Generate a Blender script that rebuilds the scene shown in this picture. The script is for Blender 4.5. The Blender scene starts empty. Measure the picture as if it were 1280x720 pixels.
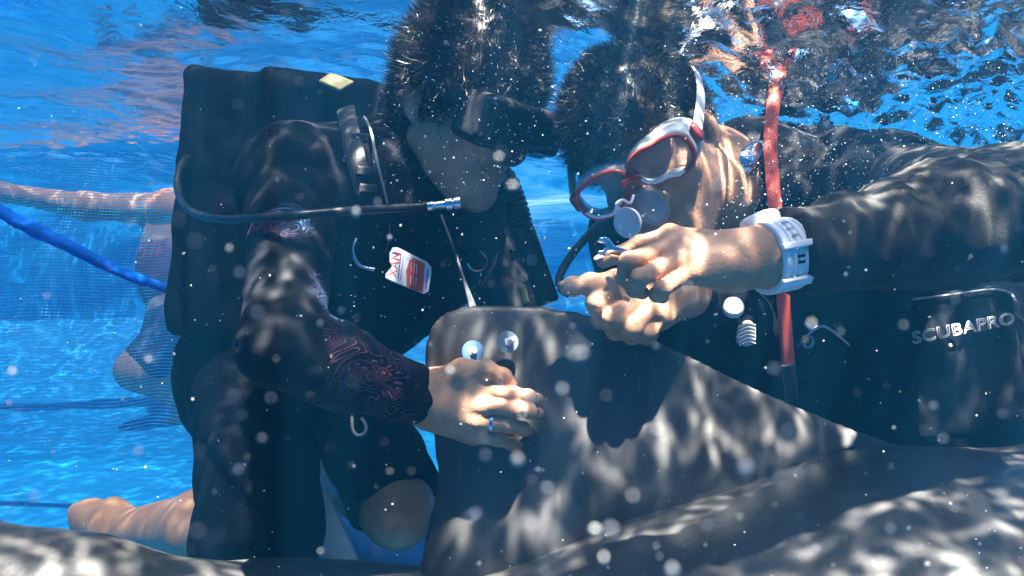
import bpy, bmesh, math, random
import numpy as np
from mathutils import Vector, Matrix, noise as mnoise

random.seed(11)
rng = np.random.default_rng(11)
R = math.radians
scene = bpy.context.scene
col = scene.collection

# ------------------------------------------------------------------ camera
F_PX = 900.0                       # focal length in pixels of the 1280 px wide photograph
cam_d = bpy.data.cameras.new('camera')
cam = bpy.data.objects.new('camera', cam_d)
col.objects.link(cam)
cam_d.sensor_width = 36.0
cam_d.lens = 36.0 * F_PX / 1280.0
cam_d.clip_start = 0.01
cam_d.clip_end = 200.0
cam_d.dof.use_dof = True
cam_d.dof.focus_distance = 0.86
cam_d.dof.aperture_fstop = 22.0
cam.rotation_euler = (R(90), 0, 0)
scene.camera = cam

# ------------------------------------------------------------------ sky, sun, exposure
SUN_DIR = Vector((-0.10, 0.34, -1.0)).normalized()      # the way the light travels
to_sun = -SUN_DIR
world = bpy.data.worlds.new('World')
scene.world = world
world.use_nodes = True
wn = world.node_tree
wn.nodes.clear()
sky = wn.nodes.new('ShaderNodeTexSky')
sky.sky_type = 'NISHITA'
sky.sun_disc = False
sky.sun_elevation = math.asin(to_sun.z)
sky.sun_rotation = math.atan2(to_sun.x, to_sun.y)
bg = wn.nodes.new('ShaderNodeBackground')
bg.inputs['Strength'].default_value = 0.12
wo = wn.nodes.new('ShaderNodeOutputWorld')
wn.links.new(sky.outputs[0], bg.inputs['Color'])
wn.links.new(bg.outputs[0], wo.inputs['Surface'])

sun_d = bpy.data.lights.new('sun', 'SUN')
sun_d.energy = 5.0
sun_d.angle = R(1.0)
sun_d.color = (1.0, 0.95, 0.86)
sun = bpy.data.objects.new('sun', sun_d)
sun.rotation_euler = SUN_DIR.to_track_quat('-Z', 'Y').to_euler()
sun.location = (0, -1, 5)
col.objects.link(sun)

scene.view_settings.view_transform = 'Standard'
scene.view_settings.look = 'None'
scene.view_settings.exposure = 1.0
scene.view_settings.gamma = 1.0
scene.render.engine = 'CYCLES'
scene.cycles.use_denoising = True
scene.cycles.use_adaptive_sampling = True
scene.cycles.adaptive_threshold = 0.03
scene.cycles.max_bounces = 7
scene.cycles.diffuse_bounces = 2
scene.cycles.glossy_bounces = 3
scene.cycles.transmission_bounces = 6
scene.cycles.transparent_max_bounces = 16
scene.cycles.volume_bounces = 0
scene.cycles.sample_clamp_indirect = 4.0

WATER_Z = 0.425
FLOOR_Z = -0.47

def V(px, py, d):
    """point seen at pixel (px, py) of the photograph, d metres in front of the lens plane"""
    return Vector(((px - 640.0) / F_PX * d, d, (360.0 - py) / F_PX * d))

# ------------------------------------------------------------------ materials
class NT:
    def __init__(s, name):
        s.m = bpy.data.materials.new(name)
        s.m.use_nodes = True
        s.t = s.m.node_tree
        s.t.nodes.clear()
        s.out = s.t.nodes.new('ShaderNodeOutputMaterial')
    def n(s, kind, **kw):
        nd = s.t.nodes.new(kind)
        for k, v in kw.items():
            if k.startswith('i_'):
                key = k[2:]
                key = int(key) if key.isdigit() else key.replace('_', ' ')
                nd.inputs[key].default_value = v
            else:
                setattr(nd, k, v)
        return nd
    def l(s, a, b):
        s.t.links.new(a, b)
    def math(s, op, a, b=None, c=None, clamp=False):
        nd = s.t.nodes.new('ShaderNodeMath'); nd.operation = op; nd.use_clamp = clamp
        for i, v in enumerate((a, b, c)):
            if v is None: continue
            if isinstance(v, (int, float)): nd.inputs[i].default_value = v
            else: s.l(v, nd.inputs[i])
        return nd.outputs[0]
    def ramp(s, fac, stops, interp='LINEAR'):
        nd = s.t.nodes.new('ShaderNodeValToRGB')
        cr = nd.color_ramp; cr.interpolation = interp
        while len(cr.elements) < len(stops): cr.elements.new(0.5)
        for e, (p, c) in zip(cr.elements, stops):
            e.position = p; e.color = (c[0], c[1], c[2], 1) if hasattr(c, '__len__') else (c, c, c, 1)
        s.l(fac, nd.inputs[0])
        return nd.outputs[0]

def simple(name, c1, c2=None, rough=0.5, scale=30.0, bump=0.0, bscale=None, metal=0.0, spec=0.5, sss=0.0,
           coat=0.0, detail=4.0, alpha=1.0, trans=0.0, ior=1.45):
    t = NT(name)
    b = t.n('ShaderNodeBsdfPrincipled')
    tc = t.n('ShaderNodeTexCoord')
    no = t.n('ShaderNodeTexNoise', i_Scale=scale, i_Detail=detail, i_Roughness=0.6)
    t.l(tc.outputs['Object'], no.inputs['Vector'])
    c2 = c2 or tuple(min(1, x * 1.5) for x in c1)
    t.l(t.ramp(no.outputs[0], [(0.3, c1), (0.7, c2)]), b.inputs['Base Color'])
    b.inputs['Roughness'].default_value = rough
    b.inputs['Metallic'].default_value = metal
    b.inputs['Specular IOR Level'].default_value = spec
    b.inputs['Alpha'].default_value = alpha
    b.inputs['Transmission Weight'].default_value = trans
    b.inputs['IOR'].default_value = ior
    if coat: b.inputs['Coat Weight'].default_value = coat
    if sss:
        b.inputs['Subsurface Weight'].default_value = sss
        b.inputs['Subsurface Radius'].default_value = (0.008, 0.003, 0.0015)
        b.inputs['Subsurface Scale'].default_value = 1.0
    if bump:
        n2 = t.n('ShaderNodeTexNoise', i_Scale=bscale or scale * 4, i_Detail=3.0)
        t.l(tc.outputs['Object'], n2.inputs['Vector'])
        bp = t.n('ShaderNodeBump', i_Strength=bump, i_Distance=0.002)
        t.l(n2.outputs[0], bp.inputs['Height'])
        t.l(bp.outputs[0], b.inputs['Normal'])
    t.l(b.outputs[0], t.out.inputs['Surface'])
    return t.m

def skin_mat(name, base, dark):
    t = NT(name)
    b = t.n('ShaderNodeBsdfPrincipled')
    tc = t.n('ShaderNodeTexCoord')
    n1 = t.n('ShaderNodeTexNoise', i_Scale=28.0, i_Detail=5.0, i_Roughness=0.65)
    n2 = t.n('ShaderNodeTexNoise', i_Scale=260.0, i_Detail=3.0)
    v = t.n('ShaderNodeTexVoronoi', i_Scale=420.0)
    for x in (n1, n2, v): t.l(tc.outputs['Object'], x.inputs['Vector'])
    mid = tuple((p + q) / 2 for p, q in zip(base, dark))
    t.l(t.ramp(n1.outputs[0], [(0.28, dark), (0.5, mid), (0.72, base)]), b.inputs['Base Color'])
    b.inputs['Roughness'].default_value = 0.48
    b.inputs['Specular IOR Level'].default_value = 0.3
    b.inputs['Subsurface Weight'].default_value = 0.12
    b.inputs['Subsurface Radius'].default_value = (0.009, 0.0035, 0.0018)
    b.inputs['Subsurface Scale'].default_value = 1.0
    h = t.math('ADD', n2.outputs[0], t.math('MULTIPLY', v.outputs[0], 0.7))
    bp = t.n('ShaderNodeBump', i_Strength=0.38, i_Distance=0.0008)
    t.l(h, bp.inputs['Height']); t.l(bp.outputs[0], b.inputs['Normal'])
    t.l(b.outputs[0], t.out.inputs['Surface'])
    return t.m

def print_sleeve_mat(name):
    """black rash guard printed with thin pink and blue contour ornament"""
    t = NT(name)
    b = t.n('ShaderNodeBsdfPrincipled')
    tc = t.n('ShaderNodeTexCoord')
    n1 = t.n('ShaderNodeTexNoise', i_Scale=17.0, i_Detail=1.0, i_Distortion=1.6)
    mk = t.n('ShaderNodeTexNoise', i_Scale=11.0, i_Detail=1.0)
    cn = t.n('ShaderNodeTexNoise', i_Scale=9.0, i_Detail=0.0)
    fine = t.n('ShaderNodeTexNoise', i_Scale=300.0, i_Detail=2.0)
    for x in (n1, mk, cn, fine): t.l(tc.outputs['Object'], x.inputs['Vector'])
    fr = t.math('FRACT', t.math('MULTIPLY', n1.outputs[0], 17.0))
    line = t.math('LESS_THAN', t.math('ABSOLUTE', t.math('SUBTRACT', fr, 0.5)), 0.075)
    mask = t.ramp(mk.outputs[0], [(0.53, 0.0), (0.60, 1.0)])
    fac = t.math('MULTIPLY', line, mask)
    pc = t.ramp(cn.outputs[0], [(0.36, (0.05, 0.16, 0.36)), (0.46, (0.11, 0.07, 0.19)), (0.56, (0.21, 0.06, 0.11))])
    mx = t.n('ShaderNodeMix', data_type='RGBA')
    t.l(fac, mx.inputs['Factor'])
    mx.inputs['A'].default_value = (0.004, 0.005, 0.007, 1)
    t.l(pc, mx.inputs['B'])
    t.l(mx.outputs['Result'], b.inputs['Base Color'])
    b.inputs['Roughness'].default_value = 0.7; b.inputs['Specular IOR Level'].default_value = 0.12
    bp = t.n('ShaderNodeBump', i_Strength=0.25, i_Distance=0.001)
    t.l(fine.outputs[0], bp.inputs['Height']); t.l(bp.outputs[0], b.inputs['Normal'])
    t.l(b.outputs[0], t.out.inputs['Surface'])
    return t.m

def animal_mat():
    t = NT('animal_skin')
    b = t.n('ShaderNodeBsdfPrincipled')
    tc = t.n('ShaderNodeTexCoord')
    n1 = t.n('ShaderNodeTexNoise', i_Scale=5.0, i_Detail=6.0, i_Roughness=0.6)
    mp = t.n('ShaderNodeMapping'); mp.inputs['Scale'].default_value = (60, 60, 9); mp.inputs['Rotation'].default_value = (0.2, 0.5, 0.3)
    n2 = t.n('ShaderNodeTexNoise', i_Scale=1.0, i_Detail=4.0)
    n3 = t.n('ShaderNodeTexNoise', i_Scale=90.0, i_Detail=4.0)
    t.l(tc.outputs['Object'], n1.inputs['Vector']); t.l(tc.outputs['Object'], mp.inputs['Vector'])
    t.l(mp.outputs[0], n2.inputs['Vector']); t.l(tc.outputs['Object'], n3.inputs['Vector'])
    base = t.ramp(n1.outputs[0], [(0.3, (0.040, 0.040, 0.041)), (0.7, (0.070, 0.067, 0.064))])
    scr = t.ramp(n2.outputs[0], [(0.62, 0.0), (0.70, 1.0)])
    mx = t.n('ShaderNodeMix', data_type='RGBA')
    t.l(t.math('MULTIPLY', scr, 0.45), mx.inputs['Factor'])
    t.l(base, mx.inputs['A']); mx.inputs['B'].default_value = (0.12, 0.11, 0.10, 1)
    t.l(mx.outputs['Result'], b.inputs['Base Color'])
    b.inputs['Roughness'].default_value = 0.42
    b.inputs['Specular IOR Level'].default_value = 0.35
    bp = t.n('ShaderNodeBump', i_Strength=0.2, i_Distance=0.002)
    t.l(n3.outputs[0], bp.inputs['Height']); t.l(bp.outputs[0], b.inputs['Normal'])
    t.l(b.outputs[0], t.out.inputs['Surface'])
    return t.m

CAU = 0.6  # shifts where the painted caustics let bright light through
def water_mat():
    """underside of the water: mirror past the critical angle, clear above it; caustics painted into
    the transparent colour cast a net of bright lines"""
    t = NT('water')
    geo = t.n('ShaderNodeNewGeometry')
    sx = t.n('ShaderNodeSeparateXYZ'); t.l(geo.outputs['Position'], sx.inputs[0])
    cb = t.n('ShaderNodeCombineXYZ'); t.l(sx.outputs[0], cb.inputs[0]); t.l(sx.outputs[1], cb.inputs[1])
    def painted_caustic(scale, warp, wscale, width, off):
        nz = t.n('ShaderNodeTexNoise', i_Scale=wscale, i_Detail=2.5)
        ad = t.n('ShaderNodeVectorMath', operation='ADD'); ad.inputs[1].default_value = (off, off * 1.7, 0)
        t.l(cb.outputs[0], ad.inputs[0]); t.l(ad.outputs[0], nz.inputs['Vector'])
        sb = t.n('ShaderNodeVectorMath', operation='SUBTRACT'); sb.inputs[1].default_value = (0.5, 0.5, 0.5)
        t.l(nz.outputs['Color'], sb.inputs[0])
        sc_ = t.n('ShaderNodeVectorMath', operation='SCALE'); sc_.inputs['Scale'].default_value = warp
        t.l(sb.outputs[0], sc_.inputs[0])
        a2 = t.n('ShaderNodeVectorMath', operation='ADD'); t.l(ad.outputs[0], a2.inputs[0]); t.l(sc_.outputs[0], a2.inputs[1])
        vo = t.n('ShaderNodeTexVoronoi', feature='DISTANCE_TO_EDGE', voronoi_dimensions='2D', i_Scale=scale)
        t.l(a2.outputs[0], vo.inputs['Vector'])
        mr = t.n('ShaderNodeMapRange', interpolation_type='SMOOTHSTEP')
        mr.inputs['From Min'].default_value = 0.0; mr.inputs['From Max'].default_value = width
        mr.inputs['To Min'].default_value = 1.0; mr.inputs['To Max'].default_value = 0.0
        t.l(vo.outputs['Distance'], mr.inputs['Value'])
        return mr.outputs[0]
    c1 = painted_caustic(18.0, 0.12, 9.0, 0.27, CAU)
    c2 = painted_caustic(31.0, 0.08, 14.0, 0.30, CAU + 5.3)
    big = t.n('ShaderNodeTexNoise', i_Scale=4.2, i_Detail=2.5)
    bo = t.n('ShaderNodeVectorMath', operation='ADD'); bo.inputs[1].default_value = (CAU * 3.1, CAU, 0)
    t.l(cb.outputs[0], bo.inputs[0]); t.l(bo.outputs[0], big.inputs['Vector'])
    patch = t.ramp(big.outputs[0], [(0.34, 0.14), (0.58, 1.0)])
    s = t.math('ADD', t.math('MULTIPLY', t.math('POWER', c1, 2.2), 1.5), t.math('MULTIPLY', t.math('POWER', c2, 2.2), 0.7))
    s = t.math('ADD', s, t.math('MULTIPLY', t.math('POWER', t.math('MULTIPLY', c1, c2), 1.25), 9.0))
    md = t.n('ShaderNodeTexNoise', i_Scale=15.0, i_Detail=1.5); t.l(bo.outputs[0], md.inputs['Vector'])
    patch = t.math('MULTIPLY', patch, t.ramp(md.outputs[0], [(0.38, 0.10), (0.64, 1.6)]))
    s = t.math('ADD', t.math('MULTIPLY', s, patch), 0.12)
    # away from the divers the painted caustics fade to an even tint
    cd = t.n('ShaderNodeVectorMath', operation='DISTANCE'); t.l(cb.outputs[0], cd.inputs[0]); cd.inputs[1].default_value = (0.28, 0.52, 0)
    caustic_fade = t.n('ShaderNodeMapRange', interpolation_type='SMOOTHSTEP'); t.l(cd.outputs['Value'], caustic_fade.inputs['Value'])
    caustic_fade.inputs['From Min'].default_value = 0.50; caustic_fade.inputs['From Max'].default_value = 0.86; caustic_fade.inputs['To Max'].default_value = 0.86
    cm = t.n('ShaderNodeMix', data_type='FLOAT'); t.l(caustic_fade.outputs[0], cm.inputs['Factor']); t.l(s, cm.inputs['A']); cm.inputs['B'].default_value = 0.5
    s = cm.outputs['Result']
    # the painted caustics tint steep rays like the sun's; slanting view rays skip them
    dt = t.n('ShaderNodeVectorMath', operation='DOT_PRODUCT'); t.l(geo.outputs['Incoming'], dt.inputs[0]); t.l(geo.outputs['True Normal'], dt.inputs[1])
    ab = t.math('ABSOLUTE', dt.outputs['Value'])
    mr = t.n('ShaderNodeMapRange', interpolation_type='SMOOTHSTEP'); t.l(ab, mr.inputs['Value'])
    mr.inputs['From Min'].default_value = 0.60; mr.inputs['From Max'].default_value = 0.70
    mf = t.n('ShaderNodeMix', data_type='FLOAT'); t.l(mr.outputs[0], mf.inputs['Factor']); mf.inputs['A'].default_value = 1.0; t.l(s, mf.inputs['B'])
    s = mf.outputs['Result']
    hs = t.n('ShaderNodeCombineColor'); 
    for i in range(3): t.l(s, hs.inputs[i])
    tr = t.n('ShaderNodeBsdfTransparent'); t.l(hs.outputs[0], tr.inputs['Color'])  # painted light pattern becomes the tint of the clear part
    nb = t.n('ShaderNodeTexNoise', i_Scale=48.0, i_Detail=4.0, i_Distortion=0.6)
    t.l(geo.outputs['Position'], nb.inputs['Vector'])
    bp = t.n('ShaderNodeBump', i_Strength=0.42, i_Distance=0.006); t.l(nb.outputs[0], bp.inputs['Height'])
    gl = t.n('ShaderNodeBsdfGlossy', i_Roughness=0.015); gl.inputs['Color'].default_value = (0.94, 0.97, 1, 1)
    t.l(bp.outputs[0], gl.inputs['Normal'])
    fr = t.n('ShaderNodeFresnel', i_IOR=1.333); t.l(bp.outputs[0], fr.inputs['Normal'])
    mx = t.n('ShaderNodeMixShader')
    t.l(fr.outputs[0], mx.inputs[0]); t.l(tr.outputs[0], mx.inputs[1]); t.l(gl.outputs[0], mx.inputs[2])
    t.l(mx.outputs[0], t.out.inputs['Surface'])
    return t.m

def liner_mat():
    t = NT('pool_liner')
    b = t.n('ShaderNodeBsdfPrincipled')
    tc = t.n('ShaderNodeTexCoord')
    n1 = t.n('ShaderNodeTexNoise', i_Scale=1.6, i_Detail=5.0)
    mp = t.n('ShaderNodeMapping'); mp.inputs['Rotation'].default_value = (0, R(28), 0); mp.inputs['Scale'].default_value = (1.2, 3, 9)
    n2 = t.n('ShaderNodeTexNoise', i_Scale=2.0, i_Detail=4.0, i_Distortion=0.8)
    t.l(tc.outputs['Object'], n1.inputs['Vector']); t.l(tc.outputs['Object'], mp.inputs['Vector']); t.l(mp.outputs[0], n2.inputs['Vector'])
    t.l(t.ramp(n1.outputs[0], [(0.3, (0.003, 0.21, 0.56)), (0.7, (0.006, 0.31, 0.70))]), b.inputs['Base Color'])
    b.inputs['Roughness'].default_value = 0.45
    bp = t.n('ShaderNodeBump', i_Strength=0.22, i_Distance=0.04); t.l(n2.outputs[0], bp.inputs['Height'])
    t.l(bp.outputs[0], b.inputs['Normal'])
    t.l(b.outputs[0], t.out.inputs['Surface'])
    return t.m

def net_mat():
    """fine woven shade mesh: thin threads with open holes between them"""
    t = NT('net_mesh')
    uv = t.n('ShaderNodeUVMap')
    sx = t.n('ShaderNodeSeparateXYZ'); t.l(uv.outputs[0], sx.inputs[0])
    def thread(o, width):
        f = t.math('FRACT', o)
        return t.math('LESS_THAN', t.math('ABSOLUTE', t.math('SUBTRACT', f, 0.5)), width)
    a = t.math('MAXIMUM', thread(sx.outputs[0], 0.05), thread(sx.outputs[1], 0.10))
    b = t.n('ShaderNodeBsdfPrincipled'); b.inputs['Base Color'].default_value = (0.03, 0.30, 0.66, 1); b.inputs['Roughness'].default_value = 0.4
    tl = t.n('ShaderNodeBsdfTranslucent'); tl.inputs['Color'].default_value = (0.03, 0.30, 0.66, 1)
    m1 = t.n('ShaderNodeMixShader'); m1.inputs[0].default_value = 0.4
    t.l(b.outputs[0], m1.inputs[1]); t.l(tl.outputs[0], m1.inputs[2])
    tr = t.n('ShaderNodeBsdfTransparent')
    mx = t.n('ShaderNodeMixShader'); t.l(a, mx.inputs[0]); t.l(tr.outputs[0], mx.inputs[1]); t.l(m1.outputs[0], mx.inputs[2])
    t.l(mx.outputs[0], t.out.inputs['Surface'])
    return t.m

def clear_mat(name, tint, fac, rough=0.05, base=(0.8, 0.85, 0.9)):
    """clear plastic or glass sheet: fac of it reflects, the rest lets light through"""
    t = NT(name)
    tr = t.n('ShaderNodeBsdfTransparent'); tr.inputs['Color'].default_value = (*tint, 1)
    b = t.n('ShaderNodeBsdfPrincipled'); b.inputs['Base Color'].default_value = (*base, 1); b.inputs['Roughness'].default_value = rough
    fr = t.n('ShaderNodeFresnel', i_IOR=1.3)
    f = t.math('ADD', t.math('MULTIPLY', fr.outputs[0], 0.7), fac, clamp=True)
    mx = t.n('ShaderNodeMixShader'); t.l(f, mx.inputs[0]); t.l(tr.outputs[0], mx.inputs[1]); t.l(b.outputs[0], mx.inputs[2])
    t.l(mx.outputs[0], t.out.inputs['Surface'])
    return t.m

M = {
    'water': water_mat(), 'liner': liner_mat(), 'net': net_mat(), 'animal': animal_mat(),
    'skin_a': skin_mat('skin_light', (0.56, 0.335, 0.21), (0.42, 0.215, 0.125)),
    'skin_b': skin_mat('skin_tan', (0.54, 0.31, 0.19), (0.39, 0.195, 0.11)),
    'skin_leg': skin_mat('skin_leg', (0.50, 0.33, 0.23), (0.38, 0.22, 0.15)),
    'nail': simple('fingernail', (0.52, 0.30, 0.22), (0.60, 0.37, 0.28), rough=0.35, scale=90),
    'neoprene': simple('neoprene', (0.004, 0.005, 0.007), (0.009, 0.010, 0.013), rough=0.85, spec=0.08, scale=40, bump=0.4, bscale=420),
    'neoprene_sun': simple('sunlit_neoprene', (0.012, 0.012, 0.012), (0.034, 0.031, 0.028), rough=0.7, spec=0.2, scale=26, bump=0.4, bscale=420),  # lighter, browner copy of the neoprene: sunlight put into the suit's colour
    'shorts': simple('black_shorts', (0.003, 0.004, 0.007), (0.006, 0.008, 0.012), rough=0.85, spec=0.08, scale=25, bump=0.5, bscale=260),
    'sleeve': print_sleeve_mat('printed_sleeve'),
    'nylon': simple('nylon_fabric', (0.003, 0.004, 0.006), (0.007, 0.008, 0.011), rough=0.85, spec=0.08, scale=60, bump=0.5, bscale=600),
    'web': simple('webbing', (0.008, 0.009, 0.010), (0.02, 0.02, 0.022), rough=0.5, scale=300, bump=0.5, bscale=700),
    'rubber': simple('black_rubber', (0.010, 0.010, 0.011), (0.02, 0.02, 0.021), rough=0.35, scale=50),
    'grey_rubber': simple('grey_rubber', (0.05, 0.055, 0.06), (0.09, 0.095, 0.1), rough=0.4, scale=60),
    'plastic': simple('black_plastic', (0.010, 0.010, 0.012), (0.016, 0.016, 0.018), rough=0.25, scale=40),
    'steel': simple('steel', (0.55, 0.57, 0.60), (0.72, 0.73, 0.75), rough=0.22, scale=120, metal=1.0),
    'chrome': simple('chrome', (0.62, 0.66, 0.72), (0.80, 0.83, 0.86), rough=0.14, scale=60, metal=1.0),
    'white_p': simple('white_plastic', (0.72, 0.73, 0.74), (0.82, 0.82, 0.82), rough=0.35, scale=60),
    'white_s': simple('white_silicone', (0.74, 0.74, 0.74), (0.82, 0.82, 0.81), rough=0.45, scale=120, bump=0.1),
    'groove': simple('shadow_grey_silicone', (0.32, 0.33, 0.36), (0.4, 0.41, 0.44), rough=0.5),
    'red': simple('red_hose', (0.58, 0.08, 0.05), (0.72, 0.14, 0.09), rough=0.5, scale=70, bump=0.3, bscale=500),
    'red_f': simple('red_frame', (0.26, 0.03, 0.02), (0.38, 0.05, 0.035), rough=0.3, scale=50),
    'orange': simple('orange_cloth', (0.50, 0.20, 0.09), (0.60, 0.28, 0.14), rough=0.7),
    'maroon': simple('maroon_cloth', (0.16, 0.05, 0.09), (0.22, 0.08, 0.12), rough=0.7),
    'navy': simple('navy_cloth', (0.02, 0.035, 0.08), (0.03, 0.05, 0.11), rough=0.7),
    'rope': simple('blue_rope', (0.001, 0.07, 0.40), (0.002, 0.11, 0.55), rough=0.85, spec=0.1, scale=40, bump=0.6, bscale=120),
    'yellow': simple('yellow_cloth', (0.62, 0.50, 0.16), (0.75, 0.66, 0.32), rough=0.5, scale=60),
    'hair_a': simple('dark_hair', (0.018, 0.014, 0.010), (0.055, 0.040, 0.026), rough=0.42, scale=25),
    'hair_b': simple('black_hair', (0.014, 0.013, 0.011), (0.04, 0.034, 0.026), rough=0.40, scale=25),
    'lens_dark': simple('smoked_lens', (0.010, 0.012, 0.016), (0.014, 0.016, 0.02), rough=0.06, spec=0.6, coat=0.3),
    'glass': clear_mat('mask_glass', (0.92, 0.96, 0.98), 0.06, 0.02, (0.25, 0.4, 0.6)),
    'silicone': clear_mat('clear_silicone', (0.85, 0.88, 0.9), 0.30, 0.3, (0.62, 0.66, 0.7)),
    'frost': clear_mat('frosted_plastic', (0.9, 0.92, 0.95), 0.72, 0.35, (0.66, 0.70, 0.76)),
    'washer': simple('blue_washer', (0.07, 0.16, 0.32), (0.10, 0.20, 0.38), rough=0.4, scale=80),
    'washer_g': simple('grey_washer', (0.17, 0.22, 0.26), (0.24, 0.29, 0.33), rough=0.4, scale=80),
    'tag_white': simple('tag_white', (0.60, 0.66, 0.72), (0.68, 0.73, 0.78), rough=0.35),
    'tag_red': simple('tag_red', (0.55, 0.07, 0.035), (0.62, 0.09, 0.05), rough=0.35),
    'tag_blue': simple('tag_blue', (0.02, 0.04, 0.26), (0.03, 0.05, 0.32), rough=0.35),
    'board': simple('white_board', (0.74, 0.77, 0.78), (0.82, 0.84, 0.84), rough=0.4, scale=8),
    'speck': simple('pale_speck', (0.55, 0.56, 0.55), (0.75, 0.75, 0.72), rough=0.5, scale=5),
    'logo': simple('silver_print', (0.42, 0.44, 0.46), (0.5, 0.52, 0.54), rough=0.4),
    'piping': simple('grey_piping', (0.20, 0.21, 0.22), (0.28, 0.29, 0.30), rough=0.45),
}

# ------------------------------------------------------------------ object helpers
def tag(o, label=None, cat=None, group=None, kind=None):
    if label: o['label'] = label
    if cat: o['category'] = cat
    if group: o['group'] = group
    if kind: o['kind'] = kind
    return o

def empty(name, loc, label, cat, group=None):
    o = bpy.data.objects.new(name, None)
    o.empty_display_size = 0.05
    o.location = loc
    col.objects.link(o)
    return tag(o, label, cat, group)

def mesh_obj(name, verts, faces, mat, parent=None, smooth=True):
    me = bpy.data.meshes.new(name)
    verts = np.asarray(verts, dtype=np.float64).reshape(-1, 3)
    if isinstance(faces, np.ndarray) and faces.ndim == 2:
        n, k = faces.shape
        me.vertices.add(len(verts)); me.vertices.foreach_set('co', verts.ravel())
        me.loops.add(n * k); me.loops.foreach_set('vertex_index', faces.ravel().astype(np.int32))
        me.polygons.add(n)
        me.polygons.foreach_set('loop_start', np.arange(0, n * k, k, dtype=np.int32))
        me.update(calc_edges=True)
    else:
        me.from_pydata(verts.tolist(), [], [list(map(int, f)) for f in faces])
    me.validate()
    me.polygons.foreach_set('use_smooth', [smooth] * len(me.polygons))
    return link(name, me, mat, parent)

def link(name, me, mat, parent=None):
    if mat is not None and not me.materials:
        me.materials.append(M[mat] if isinstance(mat, str) else mat)
    o = bpy.data.objects.new(name, me)
    col.objects.link(o)
    if parent is not None:
        o.parent = parent
        # meshes are written in world coordinates: cancel the chain of parent offsets
        p, off = parent, Vector((0, 0, 0))
        while p is not None:
            off += p.location; p = p.parent
        o.location = -off
    return o

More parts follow.
